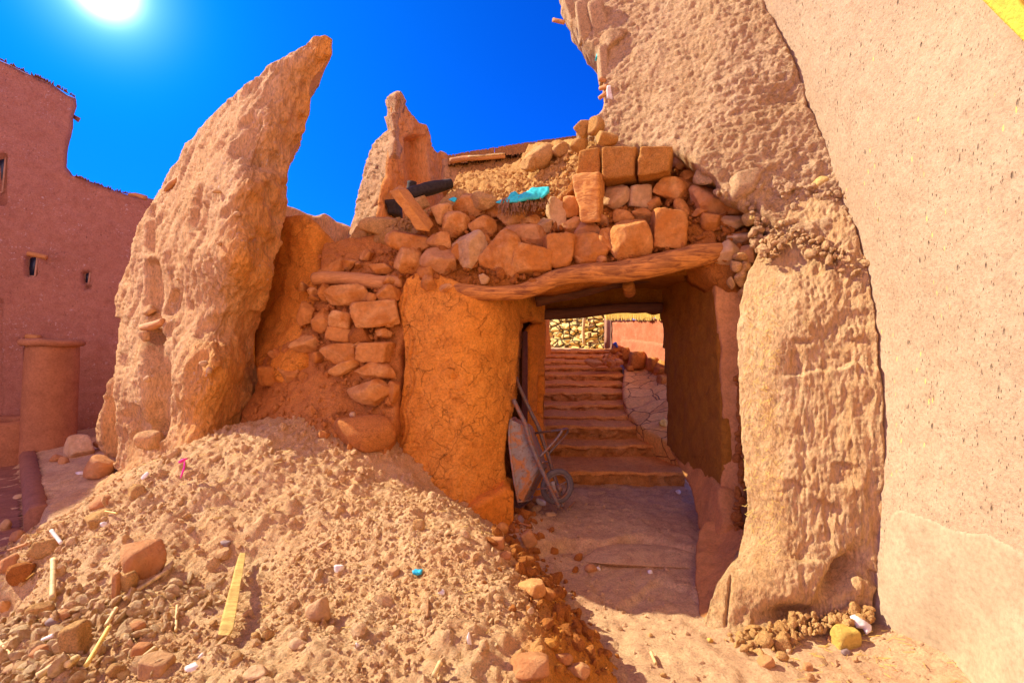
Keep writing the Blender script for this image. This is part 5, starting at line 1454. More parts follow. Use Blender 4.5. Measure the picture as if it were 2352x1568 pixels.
# rough stone kerb walls with cap blocks
kb = thing("stone_parapet", (2.1, 8.0, 0.6), "stepped rough stone parapet beneath the red wall right of the stairs", "parapet")
drb = Depth([(1425, 810, 9.2), (1460, 830, 8.6), (1530, 850, 7.4), (1535, 930, 6.9), (1440, 850, 8.7)])
relief("wall", M['backwall' if False else 'steps'], [(1412, 800), (1425, 790), (1450, 805), (1470, 800), (1478, 812), (1492, 812), (1510, 820), (1545, 838), (1560, 960), (1530, 940), (1515, 880), (1490, 850), (1470, 848), (1440, 858), (1425, 830)], drb, step=3, back=(.2, .15, -.1), rings=3, edge=4, edge_back=.04, disp=D_rough(.05, 4, .02, 12, 403), parent=kb, rough=2, seed=73)
for i, (u, v, w, h, d) in enumerate(((1462, 826, 34, 40, 8.3), (1435, 812, 22, 30, 8.9), (1500, 836, 20, 32, 7.9), (1520, 880, 16, 40, 7.3), (1445, 845, 16, 14, 8.3), (1516, 850, 20, 14, 7.6))):
    rock("block", M['steps'], P3(u, v, d), w * d / F, h * d / F, .3, seed=820 + i, parent=kb, boxy=1, sub=3)
# red plaster wall with straw capping
rdw = thing("red_wall", (2.3, 8.5, 0.5), "deep red plastered wall with ragged straw capping beyond the passage", "wall")
drd = Depth([(1400, 780, 9.6), (1530, 780, 7.6), (1400, 850, 9.6)])
relief("wall", M['red'], [(1402, 738), (1440, 734), (1540, 730), (1560, 760), (1560, 860), (1500, 850), (1402, 830)], drd, step=4, back=(.3, .1, 0), rings=2, edge=2, disp=D_rough(.012, 3, .006, 12, 411), parent=rdw, rough=1, seed=75)
relief("lower_plaster", M['red_low'], [(1422, 778), (1436, 780), (1452, 778), (1470, 782), (1500, 786), (1550, 792), (1555, 880), (1500, 850), (1422, 812)], lambda u, v: drd(u, v) - .03, step=4, back=(.03, .02, 0), rings=1, edge=4, edge_back=.02, disp=D_rough(.012, 3, .006, 12, 413), parent=rdw, rough=1.5, seed=77)
V = []; Q = []
rs = np.random.RandomState(29)
for i in range(260):
    u = rs.uniform(1392, 1550); d = float(drd(np.array([u]), np.array([780.]))[0]) - .06
    v = 719; p = P3(u, v + rs.uniform(-3, 2), d); q = P3(u + rs.uniform(-1.5, 1.5), v + rs.uniform(11, 19), d - .03); w = .013
    s = len(V)
    V += [(p.x - w, p.y, p.z), (p.x + w, p.y, p.z), (q.x, q.y, q.z), (p.x, p.y + .25, p.z)]
    Q += [(s, s + 2, s + 1), (s, s + 3, s + 2), (s + 1, s + 2, s + 3)]
mesh_obj("straw_capping", np.array(V), np.array(Q), M['straw'], rdw, smooth=False)
pl = thing("plaster_pier", (1.95, 10.2, 1.2), "grey pink plaster pier between the stone wall and red wall", "pier")
relief("wall", M['plaster_grey'], [(1384, 715), (1420, 715), (1420, 810), (1402, 812), (1384, 800)], plane_pts((1384, 760, 10.3), (1420, 760, 10.0), (1384, 800, 10.3)), step=3, back=(.3, .2, 0), rings=2, edge=3, parent=pl, rough=.6, seed=79)
hexa("post", M['plaster_grey'], quad_prism([(1392, 800), (1402, 800), (1402, 715), (1394, 715)], 9.95, (0, .2, 0)), pl, n=3, noise=.01)
# sunlit stone wall at the top of the stairs
bw = thing("dry_stone_wall", (1.2, 11, 1.2), "sunlit yellow dry stone wall at the top of the staircase", "wall")
dbw = Depth([(1240, 760, 12.3), (1395, 760, 10.6), (1240, 800, 12.3)])
def bw_disp(P, u, v):
    f1, f2, c = worley(P * np.array([3.2, 3.2, 6.5]) + .2 * np.stack([fbm(P * 5 + 3 * k, 2, seed=k) for k in range(3)], 1), 421)
    return .09 * np.clip((f2 - f1) / .25, 0, 1) + .04 * (c - .5)
relief("wall", M['backwall'], [(1215, 700), (1392, 700), (1392, 812), (1215, 830)], dbw, step=1.6, back=(.1, .4, 0), rings=1, edge=0, disp=bw_disp, parent=bw, rough=0, seed=81)
tube("pipe", M['reed'], [P3(1346, 708, 10.9), P3(1341, 740, 10.9), P3(1340, 765, 10.9), P3(1341, 790, 10.9)], .035, bw, noise=.1, seed=2, seg=8)
# heap of debris beside the top steps
hd = thing("debris_heap", tuple(P3(1395, 836, 8.35)), None, None)
rs = np.random.RandomState(63)
for i in range(26):
    u = rs.uniform(1366, 1424); v = rs.uniform(800 + (1424 - u) * .45, 836)
    rock("rubble", [M['slope'], M['stone_red'], M['core']][i % 3], P3(u, v, 8.2 + (836 - v) * .02), rs.uniform(.08, .2), rs.uniform(.06, .14), .14, rot=rs.uniform(-40, 40), seed=1700 + i, parent=hd, sub=3, noise=.1)
tag(hd, "small heap of rubble on the upper steps against the parapet", "debris heap")
o = rock("boulder", M['stone_red'], P3(1362, 834, 8.15), .30, .13, .2, rot=-8, seed=850, sub=4); tag(o, "rounded boulder lying on an upper step beside the debris", "boulder")
o = relief("plastic_bag", M['bluebag'], [(1410, 788), (1416, 784), (1421, 796), (1418, 802)], plane_pts((1410, 790, 8.8), (1420, 790, 8.8), (1410, 800, 8.8)), step=1.5, back=(0, .05, 0), rings=2, edge=3, edge_back=.03, disp=D_rough(.03, 12, .01, 20, 435), rough=.5)
tag(o, "crumpled blue plastic bag on top of the debris heap beyond the passage", "bag")
o = relief("yellow_scrap", M['straw'], [(1512, 968), (1524, 958), (1534, 966), (1530, 978), (1518, 976)], plane_pts((1512, 968, 5.95), (1534, 968, 5.9), (1512, 978, 5.9)), step=1.5, back=(0, .03, -.01), rings=1, edge=2, edge_back=.01, disp=D_rough(.02, 12, .01, 20, 437), rough=.5)
tag(o, "small bright yellow scrap lying on the paved ramp by the passage wall", "scrap")
# mostly unseen wall added to shade the stairs, and slope under the far ground
aw = thing("stair_shade_wall", (-0.2, 8, 0), "high mud wall added left of the staircase to shade it", "wall")
hexa("wall", M['gate_smooth'], box8(-.55, .12, 5.55, 10.6, -.1, 3.0), aw, n=10, noise=.03, rnd=.02)
hexa("wall_foot", M['gate_smooth'], [(0.12, 8.2, .8), (.78, 9.8, 1.0), (.5, 10.4, 1.0), (0.0, 8.6, .8), (0.12, 8.2, 2.0), (.72, 9.8, 2.2), (.5, 10.4, 2.2), (0.0, 8.6, 2.0)], aw, n=6, noise=.03)
hl = grid_mesh("hillside", M['ground'], np.linspace(-3, 14, 60), np.linspace(10.1, 40, 60), lambda X, Y: top - .03 + .02 * np.clip(Y - 10.2, 0, 30) + .03 * np.sin(X * 2 + Y))
tag(hl, kind='structure')

# ---------------- wheelbarrow ----------------
def cb(cx, cy, d): return P3(1148.4 + cx * .2198, 861.3 + cy * .2198, d)
wb = thing("wheelbarrow", tuple(cb(430, 1330, 4.3)), "rusty wheelbarrow tipped upright against the cracked pillar in the passage", "wheelbarrow")
# tray: a rim sheet on the left, a smaller bottom plate towards the handles, open inside
def tray():
    rim = [cb(108, 470, 4.16), cb(98, 700, 4.10), cb(180, 1275, 4.08), cb(235, 1312, 4.10), cb(340, 1262, 4.60), cb(210, 1000, 4.66), cb(170, 520, 4.66), cb(160, 445, 4.4)]
    bot = [cb(300, 545, 4.20), cb(345, 720, 4.18), cb(405, 965, 4.18), cb(412, 975, 4.2), cb(490, 960, 4.58), cb(440, 800, 4.60), cb(350, 560, 4.60), cb(325, 525, 4.4)]
    n_ = len(rim); V = []; Q = []
    K = 7
    for k in range(K):
        t = k / (K - 1); t2 = t
        for i in range(n_):
            p = rim[i].lerp(bot[i], t2)
            V.append(p[:])
    V = np.array(V)
    for k in range(K - 1):
        for i in range(n_):
            j = (i + 1) % n_
            Q.append((k * n_ + i, k * n_ + j, (k + 1) * n_ + j, (k + 1) * n_ + i))
    c = len(V); V = np.concatenate([V, V[-n_:].mean(0, keepdims=True)])
    T = [(c, (K - 1) * n_ + i, (K - 1) * n_ + (i + 1) % n_) for i in range(n_)]
    o = mesh_obj("tray", V, [np.array(Q), np.array(T)], M['metal'], wb, smooth=False)
    md = o.modifiers.new("thick", 'SOLIDIFY'); md.thickness = .006; md.offset = 0
    r = tube("rim", M['metal'], rim + [rim[0]], .010, o, seg=8, sub=3)
tray()
tube("handle", M['tube'], [cb(140, 255, 4.20), cb(205, 390, 4.17), cb(265, 510, 4.14), cb(300, 650, 4.13), cb(355, 800, 4.13), cb(410, 930, 4.13), cb(480, 1080, 4.13), cb(540, 1210, 4.14), cb(620, 1385, 4.16)], .018, wb, noise=.06, seg=14)
tube("handle", M['tube'], [cb(165, 20, 4.66), cb(200, 120, 4.64), cb(320, 380, 4.6), cb(400, 540, 4.58), cb(445, 680, 4.56), cb(510, 860, 4.54), cb(545, 985, 4.52), cb(600, 1150, 4.45), cb(655, 1275, 4.38)], .017, wb, noise=.06, seg=14)
tube("leg", M['tube'], [cb(375, 605, 4.56), cb(480, 590, 4.4), cb(600, 575, 4.28), cb(640, 572, 4.22), cb(638, 600, 4.2), cb(560, 700, 4.2), cb(420, 850, 4.16)], .010, wb, seg=10)
tube("leg", M['tube'], [cb(640, 572, 4.24), cb(690, 560, 4.4), cb(710, 575, 4.5), cb(690, 620, 4.54), cb(600, 720, 4.56), cb(490, 842, 4.56)], .010, wb, seg=10)
tube("crossbar", M['tube'], [cb(440, 912, 4.15), cb(497, 902, 4.55)], .010, wb, seg=8)
tube("brace", M['tube'], [cb(300, 1205, 4.3), cb(400, 1188, 4.2), cb(495, 1178, 4.13)], .007, wb, seg=8)
wc = cb(597, 1162, 4.30)
def ring(name, mat, c, R_, r_, parent, seg=56, tseg=14, sq=1.0, tilt=.35, zs=1.0):
    V = []; Q = []
    for i in range(seg):
        a = 2 * math.pi * i / seg
        for k in range(tseg):
            b = 2 * math.pi * k / tseg
            rr = R_ + r_ * math.cos(b)
            x, z, y = rr * math.cos(a), rr * math.sin(a), r_ * sq * math.sin(b)
            x, y = x * math.cos(tilt) - y * math.sin(tilt), x * math.sin(tilt) + y * math.cos(tilt)
            V.append((c[0] + x, c[1] + y, c[2] + z))
    for i in range(seg):
        for k in range(tseg):
            i2, k2 = (i + 1) % seg, (k + 1) % tseg
            Q.append((i * tseg + k, i * tseg + k2, i2 * tseg + k2, i2 * tseg + k))
    return mesh_obj(name, np.array(V), np.array(Q), mat, parent)
wh = ring("wheel", M['tube'], wc, .105, .010, wb, sq=2.0)
ring("tyre", M['tyre'], wc, .127, .024, wh, sq=1.1)
for a in (20, 110, 200, 290):
    a = R(a); e = Vector((math.cos(a) * .105 * math.cos(.35), math.cos(a) * .105 * math.sin(.35), math.sin(a) * .105))
    tube("spoke", M['tube'], [wc, wc + e], .007, wh, seg=8, sub=2)
tube("hub", M['tube'], [wc + Vector((.02, -.08, 0)), wc + Vector((-.02, .08, 0))], .022, wh, seg=14, sub=2)
hexa("axle_block", M['metal'], quad_prism([(1269, 1130), (1279, 1133), (1274, 1105), (1264, 1108)], 4.17, (0, .03, 0)), wb, n=3, noise=.002)
hexa("foot", M['tube'], quad_prism([(1289, 1166), (1296, 1167), (1295, 1152), (1290, 1152)], 4.3, (0, .04, 0)), wb, n=3, noise=.002)

# ---------------- loose stones, sticks and scraps ----------------
def loose(name, mat, u, v, wpx, hpx, label, cat, rot=0, seed=1, boxy=0, sub=4, flat=1.0, group=None, lift=.35, noise=.05, facets=9, dep=None):
    """stone resting on the terrain at a picture position, size in picture pixels"""
    p = hit(u, v + hpx * .40)
    s = p.y / F
    w, h = wpx * s, hpx * s
    c_ = Vector((p.x, p.y + .02, p.z + h * lift))
    o = rock(name, mat, c_, w, h, dep or max(.02, w * .8 * flat), rot=rot, seed=seed, boxy=boxy, sub=sub, facets=facets, noise=noise, sharp=20)
    return tag(o, label, cat, group)
def m1(cx, cy): return cx * .3662, 994 + cy * .3662
def m2(cx, cy): return 746.5 + cx * .3906, 994 + cy * .3906
def m3(cx, cy): return 1493 + cx * .3653, 1091 + cy * .3653
L1 = [  # crop of the lower left
 (880,800,250,250,'stone_red',10,0,'boulder',"big brown boulder half buried in the left flank of the earth mound","boulder"),
 (785,960,110,170,'clod',0,0,'stone',"tall rounded stone propped just under the big half-buried boulder","stone"),
 (705,980,46,225,'stone_red',-2,1,'stone_slab',"thin upright reddish slab left of the tall rounded stone","stone slab"),
 (448,1300,150,250,'clod',2,1,'mud_brick',"brown block-shaped mud brick standing on end in the pebbles","brick"),
 (950,1480,185,120,'stone_pale',-6,.4,'stone',"pale angular stone at the bottom edge right of the yellow slab","stone"),
 (1985,1110,160,155,'stone_pale',0,0,'stone',"pinkish pyramid-shaped stone alone on the middle of the mound","stone"),
 (590,550,170,110,'clod',20,0,'earth_clod',"rounded clod on the upper left crest of the mound beside a white scrap","clod"),
 (265,720,175,120,'clod',0,0,'earth_clod',"wide sunlit clod at the left tip of the mound by the white reed","clod"),
 (365,1152,120,52,'stone_red',-4,0,'stone',"flat reddish stone just above the small grey oval one","stone"),
 (320,1205,95,58,'cobble',0,0,'cobble',"small grey oval cobble left of the standing mud brick","cobble"),
 (400,1105,80,30,'stone_pale',0,0,'stone',"thin flat stone chip below the split white reed","stone"),
 (480,1055,65,55,'stone_pale',0,0,'stone',"small round pale stone right of the split white reed","stone"),
 (590,1085,80,60,'stone_pale',0,.5,'stone',"small squarish pale stone left of the upright reddish slab","stone"),
 (230,1390,140,80,'stone_red',6,0,'stone',"reddish stone in the pebbles left of the standing mud brick","stone"),
 (230,1130,150,130,'clod',20,0,'earth_clod',"large striped clod on the left rim of the pebble field","clod"),
 (845,1222,95,75,'stone_red',0,0,'stone',"round reddish stone on the slope between the reeds and the mound","stone"),
 (790,1350,65,80,'stone_pale',0,0,'stone',"small upright pale stone right of the yellow slab","stone"),
 (865,1380,110,80,'stone_red',0,.4,'stone',"blocky reddish stone above the pale angular stone at the bottom","stone"),
 (1192,1487,90,38,'white',0,0,'stone',"flat white stone near the bottom left centre","stone"),
 (1245,1412,45,38,'white',0,0,'stone',"tiny white pebble above the flat white stone","stone"),
 (635,582,42,40,'white',0,0,'stone',"white chip on the upper left crest of the mound","stone"),
 (1465,1440,90,110,'clod',20,0,'earth_clod',"upright clod below the lower end of the yellow wood splinter","clod"),
 (1540,1142,65,55,'stone_pale',0,0,'stone',"small pale stone right of the yellow wood splinter","stone"),
 (1665,1280,80,75,'clod',0,0,'earth_clod',"round clod right of the lower splinter end","clod"),
 (1590,1300,80,60,'clod',0,0,'earth_clod',"smaller clod beside the round clod near the splinter","clod"),
 (2112,860,56,58,'white',0,0,'stone',"round whitish pebble near the centre of the mound","stone"),
 (2020,706,75,36,'stone_pale',14,0,'stone',"flat pale stone above the round whitish pebble","stone"),
 (1400,712,65,45,'cobble',0,0,'cobble',"small grey stone on the mound above the wood splinter","cobble"),
 (1850,1330,135,60,'stone_pale',12,0,'stone',"long pale stone lying over a dark hollow low on the mound","stone"),
 (1590,1545,150,60,'stone_pale',4,0,'stone',"broad flat pinkish stone cut by the bottom edge of the photo","stone"),
 (1320,1225,60,50,'clod',0,0,'earth_clod',"pale little clod left of the wood splinter","clod"),
 (15,585,70,100,'stone_pale',0,0,'stone',"pale stone at the far left edge of the lane","stone"),
 (98,645,95,90,'stone_red',0,0,'stone',"brown stone in the lane next to the pale one at the left edge","stone"),
 (110,400,75,34,'stone_pale',4,0,'stone',"single small flat stone lying out on the purple lane","stone"),
 (490,75,185,165,'stone_pale',0,0,'boulder',"big pale angular boulder standing right of the clay column","boulder"),
 (640,60,115,110,'stone_red',0,0,'boulder',"dark red boulder between the pale boulder and the leaning wall","boulder"),
 (700,110,100,90,'stone_red',0,0,'boulder',"low dark boulder at the foot of the leaning wall","boulder"),
 (345,155,85,52,'stone_red',0,0,'stone',"small pointed stone in front of the clay column","stone"),
 (385,172,62,52,'stone_red',0,0,'stone',"small brown stone touching the pointed one by the clay column","stone"),
 (610,215,160,150,'stone_red',-30,0,'boulder',"slanting reddish rock lump left of the leaning wall foot","boulder"),
 (500,252,70,22,'white',0,0,'stone',"thin flat white stone on the shaded ground below the slanting lump","stone"),
 (900,275,50,50,'white',0,0,'stone',"whitish stone on the mound crest at the foot of the leaning wall","stone"),
 (840,375,120,100,'clod',0,0,'earth_clod',"rounded clod on the shaded edge of the mound crest","clod"),
 (630,430,140,90,'stone_red',0,0,'boulder',"shaded reddish boulder just behind the mound crest at left","boulder"),
 (30,830,110,120,'stone_red',0,0,'boulder',"shaded brown boulder at the left edge below the lane","boulder"),
 (120,900,150,160,'clod_dark',0,0,'boulder',"large shaded lump left of the mound tip","boulder"),
 (10,1110,60,110,'stone',0,0,'stone',"orange sunlit stone cut by the left edge","stone"),
 (690,1510,110,100,'clod',0,0,'earth_clod',"rounded clod at the bottom edge beside the yellow slab","clod"),
 (210,1240,90,50,'stone_red',0,0,'stone',"flat stone under the large striped clod","stone"),
 (560,1330,70,40,'stone_pale',0,0,'stone',"flat pale chip above the yellow slab","stone"),
 (330,1480,120,70,'stone_red',12,.3,'stone',"reddish block between the thick reed and the mud brick","stone"),
 (60,1490,110,60,'stone_pale',0,0,'stone',"pale flat stone in the bottom left corner","stone"),
]
for i, (cx, cy, w, h, mk, rot, bx, nm_, lb, ct) in enumerate(L1):
    u, v = m1(cx, cy)
    big = w > 130
    loose(nm_, M[mk], u, v, w * .3662, h * .3662, lb, ct, rot=rot, seed=1000 + i * 3, boxy=bx, group="loose stones and clods on the earth mound" if not (cx < 500 and cy < 1000) else "boulders and stones at the left edge", sub=4 if big else 3, noise=.09 if mk.startswith('clod') else .05, lift=.28)
ys = hit(226, 1505)
o = hexa("stone_slab", M['yellow_slab'], [P3(*p) for p in ((188, 1540, ys.y - .03), (240, 1548, ys.y - .03), (248, 1545, ys.y + .02), (192, 1538, ys.y + .02), (215, 1470, ys.y + .10), (262, 1474, ys.y + .10), (262, 1472, ys.y + .15), (217, 1468, ys.y + .15))], n=8, noise=.006, freq=10, rnd=.12)
tag(o, "flat yellow stone slab crossed by a straw near the bottom left", "stone slab")
L2 = [
 (75,805,56,54,'white',0,0,'stone',"round pale pebble left of the blue scrap on the mound","stone"),
 (548,540,75,70,'clod',0,0,'earth_clod',"pointed clod near the upper right crest of the mound","clod"),
 (395,820,80,50,'stone_pale',0,0,'stone',"flat triangular pinkish stone left of the blue scrap","stone"),
 (680,950,45,34,'white',0,0,'stone',"small whitish pebble at the dark hollow on the right flank of the mound","stone"),
 (180,1280,30,50,'white',0,0,'stone',"white bean-shaped pebble low on the mound at centre","stone"),
 (845,1230,26,90,'white',8,0,'stone',"long thin white chip standing at the right edge of the mound","stone"),
 (1035,560,85,95,'stone',-20,0,'stone',"angular orange stone at the foot of the pillar plinth","stone"),
 (1200,630,80,100,'stone_red',30,.5,'stone',"slanting reddish block on the floor in front of the pillar","stone"),
 (1180,755,120,75,'clod_dark',0,0,'earth_clod',"wide crumbly clod on the passage threshold left side","clod"),
 (1195,820,100,45,'clod_dark',0,0,'earth_clod',"low clod in front of the wide crumbly clod","clod"),
 (1165,710,60,45,'clod_dark',0,0,'earth_clod',"little clod between the slanting block and the wide clod","clod"),
 (1230,700,80,50,'clod_dark',0,0,'earth_clod',"clod right of the slanting reddish block","clod"),
 (1155,515,52,66,'cobble',10,0,'cobble',"smooth grey cobble near the pillar plinth","cobble"),
 (1115,580,60,30,'stone_red',0,0,'stone',"small flat stone between grey cobble and slanting block","stone"),
 (1010,650,90,70,'stone_red',0,.4,'stone',"dull reddish slab lying below the angular orange stone","stone"),
 (1060,725,80,60,'stone_red',0,0,'stone',"shaded stone at the foot of the mound bank","stone"),
 (1245,445,64,46,'stone_pale',0,0,'stone',"round pale stone under the wheelbarrow tray","stone"),
 (1270,405,60,48,'white',0,0,'stone',"knobbly whitish stone beside the wheelbarrow wheel","stone"),
 (1205,425,60,50,'stone_red',0,0,'stone',"reddish stone under the lower corner of the wheelbarrow tray","stone"),
 (1240,395,50,34,'stone_red',0,0,'stone',"small dark stone behind the knobbly whitish one","stone"),
 (1330,478,70,22,'stone_pale',0,0,'stone',"flat chip on the floor just below the wheelbarrow wheel","stone"),
 (1215,925,175,90,'stone',0,0,'stone',"broad flat orange stone set in the floor beside the mound","stone"),
 (1200,1400,250,150,'stone_red',8,0,'boulder',"large smooth orange rock at the bottom edge right of the mound","boulder"),
 (1410,1330,110,70,'stone_red',0,0,'stone',"orange rock right of the large smooth one at the bottom edge","stone"),
 (1488,1405,150,100,'stone_red',-10,0,'boulder',"second orange rock at the bottom edge by the sunlit floor patch","boulder"),
 (1490,735,55,55,'clod_dark',0,0,'earth_clod',"small clod under the lip of the threshold stone","clod"),
 (1565,800,80,55,'stone_red',-20,0,'stone',"flat triangular stone in the middle of the shaded floor","stone"),
 (1610,805,26,24,'white',0,0,'stone',"tiny white pebble on the shaded floor by the triangular stone","stone"),
 (1210,1055,40,40,'stone_pale',0,0,'stone',"small smooth orange pebble on the bank low right of the mound","stone"),
 (1918,822,30,26,'white',0,0,'stone',"tiny pale stone at the right of the shaded floor","stone"),
 (2080,350,30,26,'white',0,0,'stone',"tiny pale pebble at the right foot of the lowest step","stone"),
 (1920,1200,26,22,'stone_pale',0,0,'stone',"little stone exactly on the shadow edge of the sunlit floor","stone"),
]
for i, (cx, cy, w, h, mk, rot, bx, nm_, lb, ct) in enumerate(L2):
    u, v = m2(cx, cy)
    loose(nm_, M[mk], u, v, w * .3906, h * .3906, lb, ct, rot=rot, seed=1300 + i * 3, boxy=bx, group="stones and clods on the passage floor" if u > 1120 else "loose stones and clods on the earth mound", sub=4 if w > 130 else 3, noise=.10 if mk.startswith('clod') else .05, lift=.25)
o = loose("flat_rock", M['ground'], 1475, 1272, 290, 34, "wide flat threshold stone across the shaded passage floor", "rock", seed=1901, sub=5, dep=.35, lift=.1, noise=.1); 
L3 = [
 (1245,1025,150,150,'yellow',0,.4,'stone',"yellow angular stone on the ground at the foot of the smooth wall","stone"),
 (845,1070,105,110,'clod',0,0,'earth_clod',"crumbly clod at the foot of the sunlit pillar","clod"),
 (840,1145,90,60,'clod',0,0,'earth_clod',"second crumbly clod just in front of the pillar-foot clod","clod"),
 (740,1192,110,66,'stone_red',20,0,'stone',"greyish pink stone lying left of the pillar-foot clods","stone"),
 (600,1100,60,50,'clod',0,0,'earth_clod',"small clod under the broken base of the sunlit pillar","clod"),
 (750,1070,70,60,'clod',0,0,'earth_clod',"middle clod under the pillar between small clod and big clod","clod"),
 (385,1050,42,36,'yellow',0,0,'stone',"small pale yellow pebble beside the pillar toe","stone"),
 (1008,1225,50,50,'stone_red',0,.6,'brick_fragment',"small dark red brick fragment on the sunlit ground","brick"),
 (1025,1280,66,44,'stone_pale',0,0,'stone',"pinkish flat stone in front of the dark red brick fragment","stone"),
 (1155,1040,45,40,'stone_red',0,.8,'brick_fragment',"square red brick chip beside the yellow angular stone","brick"),
 (1308,1172,40,34,'stone_pale',0,0,'stone',"tiny oval pebble in front of the yellow stone","stone"),
 (1245,1120,60,40,'cobble',0,0,'cobble',"dull brown cobble just below the yellow angular stone","cobble"),
 (90,1275,45,34,'clod',0,0,'earth_clod',"little clod on the sunlit floor patch at the bottom edge","clod"),
 (10,1020,26,24,'clod',0,0,'earth_clod',"tiny clod on the shadow line of the sunlit floor patch","clod"),
 (930,930,80,60,'clod',0,0,'earth_clod',"crumbly lump in the hollow at the pillar base","clod"),
 (1250,800,150,90,'clod',10,0,'earth_clod',"broad crumbly lump between the pillar base and smooth wall","clod"),
 (1160,860,140,80,'clod',14,0,'earth_clod',"lump of fallen plaster banked at the right side of the pillar base","clod"),
]
for i, (cx, cy, w, h, mk, rot, bx, nm_, lb, ct) in enumerate(L3):
    u, v = m3(cx, cy)
    loose(nm_, M[mk], u, v, w * .3653, h * .3653, lb, ct, rot=rot, seed=1500 + i * 3, boxy=bx, group="stones and clods at the foot of the pillar", sub=4 if w > 90 else 3, noise=.10 if mk.startswith('clod') else .05, lift=.25)
wp = hit(1980, 1455)
o = relief("paper_scrap", M['white'], [(1955, 1418), (1966, 1412), (1985, 1424), (2002, 1436), (2003, 1450), (1992, 1457), (1982, 1444), (1968, 1440)], plane_pts((1955, 1420, wp.y - .02), (2003, 1440, wp.y - .05), (1980, 1457, wp.y - .07)), step=2.5, back=(0, .012, 0), rings=1, edge=4, edge_back=.01, disp=D_rough(.03, 9, .01, 20, 451), wob=.005, rough=1)
tag(o, "crumpled white scrap lying behind the yellow angular stone", "scrap")

def stick(name, mat, a, b, r, label, cat, lift=.02, mid=0.0, seed=1, seg=8, r2=None, flat=1.0):
    p, q = hit(*a), hit(*b)
    p = p + Vector((0, -.01, lift)); q = q + Vector((0, -.01, lift))
    m_ = (p + q) / 2 + Vector((0, 0, mid))
    mg = hit((a[0] + b[0]) / 2, (a[1] + b[1]) / 2)
    m_.z = max(m_.z, mg.z + .005)
    o = tube(name, mat, [p, m_, q], [r, r, r2 or r], seg=seg, noise=.08, seed=seed, flat=flat)
    return tag(o, label, cat, {'reed': 'dry reeds lying on the mound', 'straw': 'yellow straws on the mound', 'twig': 'twigs on the floor'}.get(cat))
def M1(cx, cy): return m1(cx, cy)
stick("reed", M['white'], M1(332, 658), M1(395, 722), .010, "short white reed sticking up at the left tip of the mound", "reed", .03)
stick("reed", M['reed'], M1(345, 832), M1(340, 1082), .013, "thick split pale reed standing upright left of the big boulder", "reed", .04)
stick("reed", M['reed'], M1(785, 1085), M1(1058, 905), .011, "long reed leaning from the pebbles up to the mound", "reed", .03)
stick("reed", M['reed'], M1(250, 1566), M1(445, 1450), .014, "thick pale reed pointing into the bottom left corner", "reed", .03)
stick("reed", M['reed'], M1(5, 1365), M1(150, 1290), .010, "brown yellow reed at the left edge below the striped clod", "reed", .02)
stick("reed", M['white'], M1(280, 1352), M1(350, 1312), .009, "short pale reed touching the mud brick on its left", "reed", .03)
stick("reed", M['reed'], M1(675, 1250), M1(740, 1132), .009, "reed pointing up between the yellow slab and the long leaning reed", "reed", .03)
stick("reed", M['reed'], M1(610, 1195), M1(715, 1160), .007, "thin reed lying left of the upward-pointing reed", "reed", .02)
stick("reed", M['reed'], M1(440, 1502), M1(492, 1455), .014, "short thick reed piece left of the yellow slab", "reed", .03)
stick("straw", M['straw'], M1(555, 1562), M1(695, 1325), .009, "golden straw lying across the yellow slab", "straw", .07)
stick("reed", M['reed'], M1(0, 1312), M1(80, 1432), .006, "thin slanting reed in the bottom left corner", "reed", .02)
stick("reed", M['reed'], M1(918, 1420), M1(985, 1370), .009, "short reed right of the blocky reddish stone", "reed", .02)
stick("reed", M['straw'], M1(668, 522), M1(742, 527), .005, "tiny yellow straw on the upper left crest of the mound", "straw", .02)
stick("reed", M['reed'], M1(1120, 1095), M1(1112, 1250), .006, "thin pale stalk standing on the mound left of the wood splinter", "reed", .01)
stick("branch", M['log2'], M1(65, 755), M1(180, 722), .008, "dark thin branch lying on the shaded ground at the left edge", "branch", .02)
stick("straw", M['straw'], M1(175, 945), M1(225, 905), .004, "fine yellow straw on the clod below the mound tip", "straw", .02)
def M2(cx, cy): return m2(cx, cy)
stick("twig", M['log2'], M2(1060, 530), M2(1210, 570), .007, "dark twig lying across the rubble at the pillar foot", "twig", .03)
stick("twig", M['log2'], M2(1145, 475), M2(1180, 430), .006, "short twig near the grey cobble beside the pillar", "twig", .03)
stick("twig", M['reed'], M2(1215, 538), M2(1232, 578), .004, "little pale twig right of the grey cobble", "twig", .02)
stick("twig", M['log2'], M2(1435, 440), M2(1470, 412), .007, "twig on the floor right of the wheelbarrow wheel", "twig", .01)
stick("twig", M['reed_dark'], M2(1220, 850), M2(1340, 905), .004, "thin curved stalk on the floor above the broad orange stone", "twig", .01)
stick("twig", M['reed'], M2(640, 1450), M2(680, 1385), .009, "pale stick standing at the bottom edge of the mound", "twig", .02)
stick("twig", M['reed_dark'], M2(605, 1110), M2(608, 1010), .006, "brown stalk beside the dark hollow in the mound", "twig", .02)
stick("reed", M['reed'], m3(2, 1130), m3(32, 1195), .008, "yellowish stick on the sunlit floor patch at the bottom edge", "reed", .015)
o = hit(*M2(1315, 968))
o = loose("brick_fragment", M['stone'], *M2(1315, 968), 30, 22, "small grooved brick piece on the floor right of the mound", "brick", rot=-28, seed=1601, boxy=1, sub=3)
# yellow wood splinter
a = hit(520, 1472); b = hit(560, 1290)
wv = Vector((.030, 0, 0))
a = a + Vector((0, -.02, .03)); b = b + Vector((0, -.03, .04))
t_ = Vector((0, .02, .012))
sp = hexa("wood_splinter", M['splinter'], [a - wv * .9, a + wv, a + wv + t_, a - wv * .9 + t_, b - wv * .5, b + wv * .6, b + wv * .6 + t_, b - wv * .5 + t_], n=9, noise=.004, freq=20, rnd=.1)
tag(sp, "long flat yellow wood splinter lying up the mound", "splinter")
